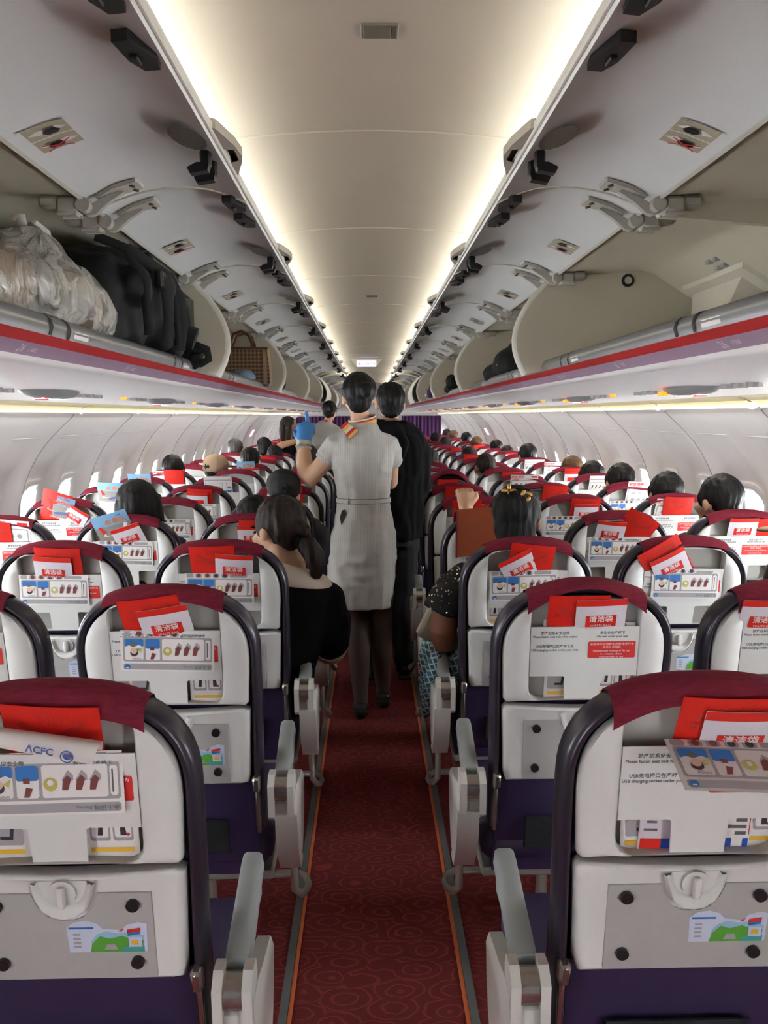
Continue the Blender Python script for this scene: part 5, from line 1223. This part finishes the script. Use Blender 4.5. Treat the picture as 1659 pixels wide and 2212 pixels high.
# --- woman in a sequinned black top in the right aisle seat
def sequin_woman():
    T = thing('person', 'seated woman in black sequinned top and blue checked skirt with gold hair clips', 'person', (0, 0, 0))
    H = HM((.512, 2.93, 1.150), yaw=D(-14), pitch=D(-6))
    def body(mb):
        add_head(mb, H)
        chain(mb, [(.50, 2.93, .50, .15, .12), (.50, 2.93, .72, .14, .10), (.50, 2.93, .90, .155, .09), (.51, 2.93, .99, .06, .06)])
        chain(mb, [(.335, 2.94, .925, .050), (.268, 2.92, .835, .052), (.245, 2.905, .752, .053), (.256, 2.93, .712, .050), (.30, 3.08, .66, .038), (.34, 3.17, .64, .03)])
        for k in range(4): chain(mb, [(.335+.012*k, 3.19, .64, .010), (.34+.012*k, 3.225, .635, .009), (.34+.012*k, 3.235, .62, .008)], n=8)
        chain(mb, [(.33, 3.17, .65, .011), (.318, 3.20, .655, .009)], n=8)
        chain(mb, [(.67, 2.94, .92, .056), (.72, 2.98, .76, .048), (.62, 3.13, .66, .036)])
        for sx in (-.14, .06): chain(mb, [(.50+sx, 2.95, .53, .09), (.50+sx, 3.24, .53, .075), (.50+sx, 3.29, .30, .055), (.50+sx, 3.27, .06, .038), (.50+sx, 3.35, .03, .03, .022)])
    link('body', blob('body', skin_deep, body, .008, 5), T); face_parts(T, H)
    def hr(mb): hair_short(mb, 1.06); mb.ico((0, -.06, -.03), (.078, .05, .075)); chain(mb, [(0, -.07, -.05, .07, .04), (0, -.07, -.12, .05, .034)])
    link('hair', blob('hair', hair_black, in_frame(hr, H), .006, 4), T)
    gold = mat('gold_clip', (214, 170, 96), .28, metal=.8)
    for cx, cz, n0 in ((-.022, .100, 0), (.036, .082, 1)):
        for k in range(4):
            a = 2*pi*k/4+n0*.6; q = H @ Matrix.Translation((cx+.015*cos(a), -.100+.012*(cz-.08)/.02, cz+.013*sin(a))) @ Matrix.Rotation(a, 4, 'Y')
            MB().ico((0, 0, 0), (.0125, .005, .007), nu=10, nv=6).build('hair_clip_petal', gold, T, smooth=180).matrix_local = q
    sheer = mat('black_sheer', (20, 18, 20), .8, bump=.2, bscale=60)
    def top(mb):
        mb.loft([ell(.50, 2.92, .48, .175, .14), ell(.50, 2.92, .62, .17, .13), ell(.50, 2.925, .78, .165, .12), ell(.50, 2.93, .90, .17, .11), ell(.505, 2.93, .955, .12, .085), ell(.51, 2.93, .99, .07, .065)])
        chain(mb, [(.40, 2.93, .93, .065), (.335, 2.925, .928, .072), (.284, 2.92, .885, .073)]); mb.tube([(.284, 2.92, .885), (.262, 2.918, .850), (.246, 2.915, .815)], [.071, .070, .072], n=20); chain(mb, [(.60, 2.93, .92, .065), (.68, 2.94, .90, .07), (.73, 2.98, .79, .06)])
    me = blob('top', sheer, top, .008, 5); link('top', me, T)
    # sequins scattered on the parts of the top that face the rear and the aisle
    seq = MB(); rs = random.Random(3); polys = [p for p in me.polygons if p.normal.y < -.05 or p.normal.x < -.3]
    for p in rs.sample(polys, min(len(polys), 1200)):
        n_ = p.normal; c_ = p.center+n_*.0012; t_ = n_.orthogonal().normalized(); b_ = n_.cross(t_); r_ = rs.choice((.0022, .0032, .0048))
        seq.add([tuple(c_+t_*(r_*cos(a))+b_*(r_*sin(a))+n_*(.0012 if k == 4 else 0)) for k, a in enumerate((0, pi/2, pi, 3*pi/2, 0))][:4]+[tuple(c_+n_*.0016)], [(0, 1, 4), (1, 2, 4), (2, 3, 4), (3, 0, 4)])
    so = seq.build('sequins', mat('sequin', (236, 224, 190), .12, metal=.85), T, smooth=0); so['kind'] = 'stuff'
    # checked skirt hanging over the aisle side of the seat
    pl = bpy.data.materials.new('blue_check'); pl.use_nodes = True; nt = pl.node_tree; b = nt.nodes['Principled BSDF']; b.inputs['Roughness'].default_value = .9
    tc = nt.nodes.new('ShaderNodeTexCoord'); br = nt.nodes.new('ShaderNodeTexBrick'); mp = nt.nodes.new('ShaderNodeMapping'); mp.inputs['Scale'].default_value = (55, 55, 55); mp.inputs['Rotation'].default_value = (pi/2, 0, .35)
    br.offset = 0; br.inputs['Scale'].default_value = 1; br.inputs['Brick Width'].default_value = 1; br.inputs['Row Height'].default_value = 1; br.inputs['Mortar Size'].default_value = .13
    br.inputs['Color1'].default_value = lin(42, 84, 108); br.inputs['Color2'].default_value = lin(58, 112, 136); br.inputs['Mortar'].default_value = lin(186, 206, 206)
    nt.links.new(tc.outputs['Object'], mp.inputs['Vector']); nt.links.new(mp.outputs['Vector'], br.inputs['Vector']); nt.links.new(br.outputs['Color'], b.inputs['Base Color'])
    def sk(mb):
        chain(mb, [(.33, 2.92, .585, .085, .075), (.30, 3.10, .585, .085, .07), (.30, 3.28, .58, .08, .07)], hint=(0, 0, 1)); chain(mb, [(.52, 2.95, .56, .13, .07), (.52, 3.25, .56, .12, .07)], hint=(0, 0, 1))
        mb.loft([[(x, y, z) for x, y, z in ((.185+.012*sin(k*2.1), 2.90+.03*k, zz), (.215+.012*sin(k*2.1+1), 2.90+.03*k, zz))][::1]+[(.235, 2.90+.03*k, zz), (.235, 2.915+.03*k, zz)] for k, zz in ((0, .64), (1, .60))], cap=True) if False else None
        for k in range(7): chain(mb, [(.222+.006*(k % 2), 2.90+.05*k, .64, .028, .034), (.200+.008*(k % 2), 2.89+.05*k, .56, .022, .034), (.192+.008*(k % 2), 2.90+.05*k, .47-.03*(k % 3), .016, .032)])
    link('skirt', blob('skirt', pl, sk, .008, 4), T)
    # black shoulder strap with a steel buckle
    MB().tube([(.345, 2.835, 1.0), (.335, 2.815, .95), (.345, 2.80, .86), (.37, 2.785, .76), (.39, 2.775, .66)], (.022, .004), n=8, hint=(0, 1, 0)).build('strap', black_plastic, T, smooth=50)
    MB().tube([(.322, 2.83, 1.012), (.368, 2.83, 1.012), (.368, 2.835, 1.026), (.322, 2.835, 1.026)], .0028, n=6, loop=True).build('buckle', steel, T, smooth=60)
sequin_woman()
cl = tag(MB().box((0, 0, 0), (.085, .05, .12), ch=.012).build('clutch_bag', mat('clutch_beige', (198, 188, 166), .55, bump=.2, bscale=80), smooth=40), 'small beige clutch bag on the lap of the woman in sequins', 'bag'); cl.location = (.222, 3.09, .725); cl.rotation_euler = (.1, .45, .2)

# --- hand gripping the top of the seat two rows ahead of the woman in sequins, with its owner
def seated(name_label, x, y, ztop, hairmesh, body_me, shirt_me, yaw=0, group='seated passengers'):
    T = thing('person', name_label, 'person', (x, y, ztop-1.275), group=group); T.rotation_euler = (0, 0, yaw)
    link('body', body_me, T); link('shirt', shirt_me, T)
    for nm, me in hairmesh: link(nm, me, T)
    return T
HP = HM((0, 0, 1.152))
def pbody(mb):
    add_head(mb, HP); chain(mb, [(0, .02, .56, .15, .11), (0, .02, .80, .14, .095), (0, .01, .95, .155, .085), (0, -.01, 1.03, .06, .055)])
    for sx in (-1, 1):
        chain(mb, [(sx*.17, .02, .96, .052), (sx*.20, .08, .78, .045), (sx*.13, .24, .70, .034), (sx*.08, .29, .69, .03)])
        for k in range(4): chain(mb, [(sx*(.06+.012*k), .30, .69, .010), (sx*(.06+.012*k), .335, .685, .009), (sx*(.06+.012*k), .345, .67, .008)], n=8)
        chain(mb, [(sx*.08, .05, .57, .085), (sx*.09, .34, .57, .07)])
def pshirt(mb):
    mb.loft([ell(0, .02, .54, .17, .13), ell(0, .02, .70, .165, .125), ell(0, .01, .90, .175, .115), ell(0, .0, .99, .14, .09), ell(0, -.008, 1.03, .075, .07)])
    for sx in (-1, 1): chain(mb, [(sx*.13, .01, .97, .065), (sx*.175, .02, .94, .066), (sx*.20, .08, .79, .055)])
    chain(mb, [(-.08, .08, .57, .094), (-.09, .34, .57, .078)]); chain(mb, [(.08, .08, .57, .094), (.09, .34, .57, .078)])
PB = blob('body', skin, pbody, .010, 4); PB2 = PB.copy(); PB2.materials[0] = skin_tan
PS = [blob('shirt', mat('shirt_navy', (44, 50, 74), .9), pshirt, .013, 4)]
for nm, c_ in (('shirt_grey', (120, 118, 116)), ('shirt_dark', (40, 38, 40)), ('shirt_white', (210, 206, 200))):
    q = PS[0].copy(); q.materials[0] = mat(nm, c_, .9); PS.append(q)
HMES = {'short': blob('hair', hair_black, in_frame(lambda m: hair_short(m, 1.03), HP), .007, 4), 'crop': blob('hair', hair_black, in_frame(hair_crop, HP), .007, 4), 'long': blob('hair', hair_black, in_frame(hair_long, HP), .008, 4)}
for k, src, m_ in (('short_brown', 'short', hair_tan), ('short_grey', 'short', hair_grey), ('long_brown', 'long', hair_brown), ('crop_brown', 'crop', hair_brown)):
    q = HMES[src].copy(); q.materials[0] = m_; HMES[k] = q
def capm(mb, brim=1):
    mb.ico((0, -.012, .052), (.092, .106, .082)); mb.ico((0, -.03, .022), (.088, .088, .05)); chain(mb, [(0, .09, .035, .07, .012), (0, .15, .028, .055, .010)], hint=(0, 0, 1))
CAPB = blob('cap', mat('black_cap', (26, 27, 30), .75, bump=.5, bscale=25), in_frame(capm, HP), .007, 3)
CAPT = CAPB.copy(); CAPT.materials[0] = mat('beige_cap', (186, 160, 132), .85)
BEAN = blob('beanie', mat('black_beanie', (24, 22, 22), .9), in_frame(lambda m: m.ico((0, -.018, .05), (.090, .102, .085)), HP), .008, 3)
def Y_(r): return ROW0+PITCH*(r-1)+.165
L_ = seated
L_('dark-haired passenger in the left middle seat, head above an airliner magazine', -.995, Y_(4), 1.262, [('hair', HMES['long'])], PB, PS[0])
L_('passenger in black baseball cap in the left aisle seat beside the attendant', -.455, Y_(5), 1.245, [('hair', HMES['crop']), ('cap', CAPB)], PB, PS[2], D(15))
L_('dark-haired passenger mostly hidden ahead of the ponytailed woman', -.50, Y_(4), 1.190, [('hair', HMES['short'])], PB, PS[2])
L_('dark-haired passenger by the left windows next to the beige cap', -1.52, Y_(8), 1.235, [('hair', HMES['short'])], PB, PS[1])
L_('passenger in beige cap leaning between left seats', -1.19, Y_(8)+.02, 1.225, [('hair', HMES['crop_brown']), ('cap', CAPT)], PB2, PS[1], D(-40))
L_('grey-haired passenger by the left windows', -1.50, Y_(12), 1.28, [('hair', HMES['short_grey'])], PB, PS[1])
L_('black-haired passenger in left middle seat in front of the beige cap', -1.03, Y_(9), 1.262, [('hair', HMES['short'])], PB, PS[2])
L_('black-haired passenger sitting tall between the grey-haired one and the aisle, left', -1.18, Y_(12), 1.292, [('hair', HMES['short'])], PB2, PS[2])
L_('passenger with hair just above the cover behind the turning woman', -.98, Y_(11), 1.225, [('hair', HMES['short'])], PB, PS[2])
L_('long brown-haired passenger in left aisle seat behind the raised forearm', -.50, Y_(8)+.1, 1.31, [('hair', HMES['long_brown'])], PB, PS[2])
L_('tousled black-haired man in the right window seat beside the wall', 1.485, Y_(4), 1.268, [('hair', HMES['short'])], PB, PS[2], D(25))
L_('black-haired passenger in right window seat ahead of the tousled man', 1.52, Y_(5), 1.228, [('hair', HMES['short'])], PB, PS[0])
L_('black-haired passenger in right window seat, two rows ahead of the tousled man', 1.50, Y_(6), 1.232, [('hair', HMES['short'])], PB, PS[2])
L_('dark-haired passenger in right window seat, three rows ahead of the tousled man', 1.52, Y_(7), 1.205, [('hair', HMES['short'])], PB, PS[1])
L_('brown-haired passenger in right window seat, four rows ahead of the tousled man', 1.56, Y_(8), 1.205, [('hair', HMES['short_brown'])], PB, PS[1])
L_('close-cropped man leaning between right aisle and middle seats', .885, Y_(8), 1.235, [('hair', HMES['crop_brown'])], PB2, PS[2], D(8))
L_('black-haired passenger in right window seat ahead of the brown-haired one', 1.49, Y_(10), 1.255, [('hair', HMES['short'])], PB, PS[2])
L_('passenger low in right middle seat ahead of the close-cropped man', 1.02, Y_(11), 1.20, [('hair', HMES['short'])], PB, PS[2])
L_('dark-haired passenger in right aisle seat half hidden by the jacket man', .50, Y_(9), 1.245, [('hair', HMES['short'])], PB, PS[2])
L_('passenger low by the right wall well behind the exit', 1.53, Y_(12), 1.19, [('hair', HMES['crop_brown'])], PB2, PS[2])
L_('dark-haired passenger by the right wall just behind the exit', 1.52, Y_(13), 1.235, [('hair', HMES['crop'])], PB2, PS[1])
L_('brown-haired passenger by the right wall next to the exit', 1.47, Y_(15), 1.23, [('hair', HMES['short_brown'])], PB, PS[3])
L_('black-haired passenger in right middle seat beside the exit', 1.04, Y_(15), 1.225, [('hair', HMES['short'])], PB, PS[2])
L_('passenger in patterned black beanie in the right seats beyond the exit', 1.02, Y_(17), 1.245, [('hair', HMES['crop']), ('beanie', BEAN)], PB, PS[2])
L_('black-haired passenger by the right wall beyond the exit', 1.53, Y_(17)+.3, 1.255, [('hair', HMES['short'])], PB, PS[2])
L_('brown-haired passenger by the right wall near the front', 1.52, Y_(20), 1.25, [('hair', HMES['short_brown'])], PB2, PS[1])
L_('dark-haired passenger near the purple curtain', 1.53, Y_(22), 1.25, [('hair', HMES['short'])], PB, PS[2])
L_('passenger in beige cap by the right wall in the row of the woman in sequins', 1.475, Y_(3), 1.20, [('hair', HMES['crop_brown']), ('cap', CAPT)], PB2, PS[2], D(20))
def gripper():
    T = seated('passenger behind the rust cover, hand raised onto the seat ahead', .575, Y_(4)+.05, 1.165, [('hair', HMES['short'])], PB, PS[2], 0)
    T.children[0].name = 'body'
    ox, oy, oz = .575, Y_(4)+.05, 1.165-1.275
    def arm(mb):
        w = lambda x, y, z, *r: (x-ox, y-oy, z-oz, *r)
        chain(mb, [w(.42, 3.62, .90, .045), w(.40, 3.72, .84, .042), w(.43, 3.86, .98, .038), w(.448, 3.93, 1.075, .030)])
        chain(mb, [w(.448, 3.93, 1.075, .034, .024), w(.450, 3.96, 1.115, .043, .022), w(.452, 3.985, 1.140, .042, .018)], hint=(0, 1, 0))
        for k, x in enumerate((.418, .439, .461, .482)): chain(mb, [w(x, 3.985, 1.142, .0115), w(x, 4.025, 1.158-.004*(k == 0), .0108), w(x, 4.055, 1.146, .0100), w(x, 4.068, 1.125, .009)], n=10)
        chain(mb, [w(.482, 3.95, 1.105, .015), w(.505, 3.975, 1.125, .012), w(.506, 4.005, 1.142, .0105)], n=10)
    link('raised_arm', blob('raised_arm', skin, arm, .005, 3), T)
gripper()
# rust-coloured cover hanging low over the aisle seat ahead of the woman in sequins
t = SEATS[1, 0, 4]
rust = mat('rust_cover_cloth', (146, 66, 30), .8, bump=.3, bscale=140)
prof = [(.036, -.165), (.030, -.12), (.024, -.05), (.016, .0), (.0, .020), (-.028, .028), (-.055, .020), (-.075, -.01), (-.082, -.12)]
def rf(u, k):
    off, dz = prof[int(k)]; return S(u-.012*(k < 3)*0, arch_z(u, .2225, .945, 1.121)*.25+1.118*.75-.006+dz, off)
MB().grid(rf, [-.158+.26*i/12 for i in range(13)], list(range(9))).build('headrest_cover', rust, t, smooth=80)
MB().tube([rf(-.160, k) for k in range(9)], .0035, n=6).build('cover_piping', maroon, t)
# ------------------------------------------------------------------ luggage in the bins
def film_material():
    m = bpy.data.materials.new('clear_film'); m.use_nodes = True; nt = m.node_tree; nt.nodes.clear(); N = nt.nodes.new; L = nt.links.new
    o = N('ShaderNodeOutputMaterial'); t = N('ShaderNodeBsdfTransparent'); d = N('ShaderNodeBsdfDiffuse'); g = N('ShaderNodeBsdfGlossy'); g.inputs['Roughness'].default_value = .22
    tc = N('ShaderNodeTexCoord'); mp = N('ShaderNodeMapping'); mp.inputs['Scale'].default_value = (18, 9, 5); n = N('ShaderNodeTexNoise'); n.inputs['Scale'].default_value = 1.6; n.inputs['Detail'].default_value = 5; n.inputs['Distortion'].default_value = 1.2
    L(tc.outputs['Object'], mp.inputs['Vector']); L(mp.outputs['Vector'], n.inputs['Vector'])
    bp = N('ShaderNodeBump'); bp.inputs['Strength'].default_value = 1; bp.inputs['Distance'].default_value = .03; L(n.outputs['Fac'], bp.inputs['Height']); L(bp.outputs['Normal'], g.inputs['Normal']); L(bp.outputs['Normal'], d.inputs['Normal'])
    d.inputs['Color'].default_value = lin(214, 210, 200); g.inputs['Color'].default_value = (.9, .9, .88, 1)
    a = N('ShaderNodeMixShader'); r = N('ShaderNodeValToRGB'); r.color_ramp.elements[0].position = .42; r.color_ramp.elements[1].position = .66; r.color_ramp.elements[0].color = (.28, .28, .28, 1); r.color_ramp.elements[1].color = (.72, .72, .72, 1)
    L(n.outputs['Fac'], r.inputs[0]); L(r.outputs[0], a.inputs[0]); L(t.outputs[0], a.inputs[1]); L(d.outputs[0], a.inputs[2])
    b = N('ShaderNodeMixShader'); b.inputs[0].default_value = .16; L(a.outputs[0], b.inputs[1]); L(g.outputs[0], b.inputs[2]); L(b.outputs[0], o.inputs[0]); return m
film = film_material()
pb = thing('plastic_bag', 'translucent knotted plastic bag of bundled clothes in the left overhead bin', 'bag', (-.80, 1.98, 1.70))
def pbag(mb):
    mb.ico((0, 0, .10), (.145, .37, .115)); mb.ico((.03, .16, .08), (.11, .22, .10)); mb.ico((.02, -.05, .16), (.09, .16, .08)); chain(mb, [(.0, -.06, .20, .06), (.02, -.05, .235, .025)])
me = blob('film', film, pbag, .016, 3)
rs = random.Random(11)
displace(me, lambda x, y, z: .008*math.sin(y*31+z*17)*math.sin(x*41+z*23)+.005*noise.noise((x*40, y*40, z*40)))
link('film', me, pb)
for sg in (-1, 1): MB().tube([(.02, -.05, .225), (.03, -.06+sg*.035, .262), (.035, -.05+sg*.085, .252), (.03, -.04+sg*.10, .238)], (.010, .003), n=6).build('tied_handle', mat('bag_handle', (210, 206, 196), .4), pb)
tanb = mat('tan_fleece', (150, 120, 82), .95, var=.35, vscale=22); brn = mat('brown_fur', (92, 74, 58), .95, var=.5, vscale=30); crm = mat('cream_wool', (208, 196, 170), .95, var=.2, vscale=18)
def inner(c, r, m_, nm):
    me = blob(nm, m_, lambda mb: mb.ico(c, r), .02, 2); link(nm, me, pb)
inner((.0, -.20, .10), (.09, .13, .09), tanb, 'bundled_cloth'); inner((.06, .06, .065), (.07, .14, .06), brn, 'fur_collar'); inner((.02, .18, .10), (.09, .13, .09), crm, 'wool_bundle')

bk = thing('backpack', 'large black backpack with straps in the left overhead bin', 'backpack', (-.82, 2.66, 1.70))
pack = mat('black_nylon', (14, 14, 15), .65, spec=.25, bump=.5, bscale=16); webb = mat('black_webbing', (16, 16, 18), .8)
def bpk(mb):
    rings = []
    for y, rx, rz, cz in ((-.36, .06, .09, .12), (-.34, .11, .135, .14), (-.22, .14, .155, .158), (0, .15, .16, .162), (.18, .148, .152, .155), (.29, .12, .125, .13), (.31, .07, .08, .11)):
        rings.append([(rx*math.copysign(abs(cos(a))**.7, cos(a)), y, cz+rz*math.copysign(abs(sin(a))**.7, sin(a))) for a in [2*pi*i/24 for i in range(24)]])
    mb.loft(rings); mb.ico((.13, .05, .13), (.06, .17, .10)); mb.ico((.12, -.17, .12), (.05, .10, .10)); mb.ico((.14, .22, .08), (.045, .06, .07)); mb.ico((.15, -.24, .19), (.045, .08, .06)); mb.ico((.155, .0, .235), (.04, .09, .055)); mb.ico((.15, .20, .19), (.05, .07, .06))
me = blob('pack_body', pack, bpk, .012, 4)
displace(me, lambda x, y, z: .014*noise.noise((x*11, y*11, z*11))+.006*noise.noise((x*27, y*27, z*27)))
link('pack_body', me, bk)
for y0 in (-.08, .12): MB().tube([(.10, y0-.06, .315), (.165, y0, .27), (.192, y0+.02, .20), (.195, y0+.03, .12), (.18, y0+.04, .04)], (.016, .004), n=6, hint=(0, 1, 0)).build('webbing_strap', webb, bk)
for ya in (-.30, .06, .20): MB().tube([(.06, ya, .315), (.14, ya+.012, .285), (.185, ya+.02, .19), (.19, ya+.03, .05)], (.013, .005), n=6, hint=(0, 1, 0)).build('compression_strap', webb, bk)
MB().box((.178, -.065, .235), (.022, .050, .055), ch=.006).build('buckle', black_plastic, bk)
MB().tube([(.175, .24, .10), (.215, .245, .085)], .038, n=16).build('rolled_strap', webb, bk); MB().tube([(.10, -.1, .31), (.12, .0, .335), (.11, .1, .31)], (.012, .006), n=6).build('haul_loop', webb, bk)
lt = thing('leather_case', 'glossy black leather case with a looped strap beside the black backpack', 'case', (-.715, 3.08, 1.70))
gl = mat('glossy_black_leather', (24, 25, 24), .22, spec=.7, bump=.35, bscale=40)
MB().box((0, .0, .14), (.13, .10, .24), ch=.02).build('case_body', gl, lt); MB().tube([(.02, -.03, .02), (.075, -.055, .075), (.085, -.05, .055), (.07, -.03, .02)], .03, n=12, dome=True).build('quilted_sleeve', pack, lt)
MB().tube([(.05, -.06, .03), (.095, -.065, .075), (.125, -.06, .060), (.130, -.055, .025), (.10, -.05, .010), (.06, -.05, .012)], (.014, .003), n=6, hint=(0, 1, 0)).build('looped_strap', webb, lt)
MB().box((.067, -.02, .04), (.006, .03, .05), ch=.002).build('clasp', steel, lt)

# checkered tote
ck = bpy.data.materials.new('brown_checker'); ck.use_nodes = True; nt = ck.node_tree; b = nt.nodes['Principled BSDF']; b.inputs['Roughness'].default_value = .5
tc = nt.nodes.new('ShaderNodeTexCoord'); mp = nt.nodes.new('ShaderNodeMapping'); mp.inputs['Rotation'].default_value = (0, D(45), 0); cn = nt.nodes.new('ShaderNodeTexChecker'); cn.inputs['Scale'].default_value = 62; cn.inputs['Color1'].default_value = lin(150, 122, 92); cn.inputs['Color2'].default_value = lin(86, 62, 46)
nt.links.new(tc.outputs['Object'], mp.inputs['Vector']); nt.links.new(mp.outputs['Vector'], cn.inputs['Vector']); nt.links.new(cn.outputs['Color'], b.inputs['Base Color'])
brown_l = mat('brown_leather', (92, 56, 34), .45)
tt = thing('tote_bag', 'brown checkered tote with leather handles in the left overhead bin', 'tote bag', (-.755, 5.08, 1.70))
MB().loft([[(x, y, z) for x, y in ((-w, -.07), (w, -.07), (w, .07), (-w, .07))] for z, w in ((.0, .145), (.02, .155), (.12, .150), (.225, .142))]).build('tote_body', ck, tt, smooth=30)
for y in (-.06, .06): MB().tube([(-.075, y, .19), (-.078, y, .25), (-.055, y, .305), (-.01, y, .322), (.032, y, .30), (.052, y, .25), (.05, y, .19)], .0085, n=8).build('handle', brown_l, tt)
MB().box((0, -.071, .222), (.29, .006, .012), ch=.002).build('trim_band', brown_l, tt); MB().box((.125, -.073, .11), (.020, .004, .20), ch=.001).build('side_gusset', mat('gusset_tan', (168, 140, 116), .5), tt)
MB().box((.143, -.076, .195), (.010, .012, .045), ch=.003).build('zip_pull', mat('brass', (196, 152, 74), .3, metal=.8), tt)
def soft(name, label, cat, loc, parts, m_, voxel=.013, it=4):
    o = link(name, blob(name, m_, lambda mb: [mb.ico(c, r) for c, r in parts], voxel, it)); o.location = loc; return tag(o, label, cat)
soft('fabric_pouch', 'pale blue fabric pouch lying behind the checkered tote', 'pouch', (-.73, 4.78, 1.70), [((0, 0, .04), (.08, .07, .045)), ((.02, .03, .06), (.04, .05, .03))], mat('pale_blue_fabric', (134, 160, 190), .8))
sb = thing('shoulder_bag', 'slumped black bag with a zip in the right overhead bin', 'bag', (.78, 4.55, 1.70))
link('bag_body', blob('bag_body', pack, lambda mb: [mb.ico(c, r) for c, r in (((0, 0, .09), (.12, .16, .10)), ((-.06, .10, .05), (.10, .12, .06)), ((.03, -.05, .16), (.08, .10, .07)), ((-.10, .14, .035), (.05, .06, .04)))], .012, 3), sb)
MB().box((-.105, -.02, .085), (.006, .11, .012), ch=.002).build('zip', steel, sb); MB().tube([(.02, -.1, .22), (.03, -.02, .25), (.02, .06, .215)], (.014, .004), n=6).build('strap', webb, sb)
sm = thing('strapped_bag', 'small black bag with loose straps in the right overhead bin', 'bag', (.70, 6.95, 1.70))
link('bag_body', blob('bag_body', pack, lambda mb: [mb.ico(c, r) for c, r in (((0, 0, .07), (.07, .09, .075)), ((-.02, .05, .10), (.05, .05, .06)), ((-.04, -.02, .03), (.05, .07, .035)))], .011, 3), sm)
for k in range(3): MB().tube([(-.05+.02*k, -.06, .12), (-.07+.02*k, -.07, .05), (-.05+.03*k, -.08, .01)], (.008, .003), n=6).build('strap', webb, sm)
soft('folded_coat', 'purple folded coat beyond a divider in the right overhead bin', 'coat', (.665, 8.75, 1.70), [((0, 0, .09), (.05, .12, .095)), ((-.01, .03, .05), (.06, .14, .055))], mat('purple_cloth', (72, 48, 84), .9))
soft('clear_pouch', 'crumpled clear pouch beside the purple coat', 'pouch', (.625, 9.0, 1.70), [((0, 0, .05), (.035, .09, .055))], film)
soft('neck_pillow', 'rounded black pillow at the rear of the right overhead bin', 'pillow', (.93, 1.72, 1.70), [((0, 0, .14), (.11, .12, .10)), ((0, .02, .05), (.10, .12, .06))], mat('black_plush', (30, 33, 38), .9))
soft('duffel_bag', 'black duffel two bins ahead of the plastic bag on the left', 'bag', (-.70, 6.25, 1.70), [((0, 0, .08), (.07, .14, .085)), ((.02, -.05, .05), (.06, .10, .05))], pack)
soft('dark_suitcase', 'dark bag filling the left bin behind the first closed door', 'bag', (-.72, 10.2, 1.70), [((0, 0, .13), (.10, .25, .13))], pack)
soft('dark_holdall', 'dark bag filling the right bin behind the first closed door', 'bag', (.72, 10.2, 1.70), [((0, 0, .13), (.10, .25, .13))], pack)

# ------------------------------------------------------------------ exits and the front curtains
red_line = mat('exit_red_line', (206, 60, 60), .5)
for s, nm in ((-1, 'door_1'), (1, 'door_2')):
    prof = [(z, wallx(z)-.012) for z in (.30, .6, .9, 1.1, 1.22, 1.32, 1.40, 1.46)]
    d = struct(MB().loft([[(s*x, 11.75, z) for z, x in prof], [(s*x, 12.95, z) for z, x in prof]], cap=False, closed=False).build(nm, white_panel))
    for y in (11.86, 12.86):
        MB().loft([[(s*(x-.004), y-.014, z) for z, x in prof[3:7]], [(s*(x-.004), y+.014, z) for z, x in prof[3:7]]], cap=False, closed=False).build('red_line', red_line, d)
    MB().loft([[(s*(x-.006), 12.28, z) for z, x in prof[4:6]], [(s*(x-.006), 12.50, z) for z, x in prof[4:6]]], cap=False, closed=False).build('lit_placard', mat('exit_lit_violet', (226, 200, 250), .5, emit=(220, 186, 250), estr=1.2), d)
def curtain(x0, x1, label):
    n = int(abs(x1-x0)/.012)
    o = MB().grid(lambda x, z: (x, 18.36+.022*sin(x*75)+.010*sin(x*31), z), [x0+(x1-x0)*i/n for i in range(n+1)], [.05, .5, 1.0, 1.25, 1.506]).build('curtain', mat('purple_curtain', (64, 20, 72), .75), smooth=80)
    return tag(o, label, 'curtain')
curtain(-1.62, -.42, 'purple pleated curtain at the front of the cabin, left of the aisle'); curtain(.72, 1.58, 'purple pleated curtain at the front of the cabin, right of the aisle')
struct(MB().box((-1.02, 18.40, 1.56), (1.2, .03, .11)).box((1.02, 18.40, 1.56), (1.2, .03, .11)).build('trim_9', white_panel, smooth=0))
for _m in ('call_light_orange', 'sign_light_white', 'no_smoking_red', 'sign_lit', 'light_strip_diffuser', 'exit_lit_violet'):
    MATS[_m].cycles.emission_sampling = 'NONE'
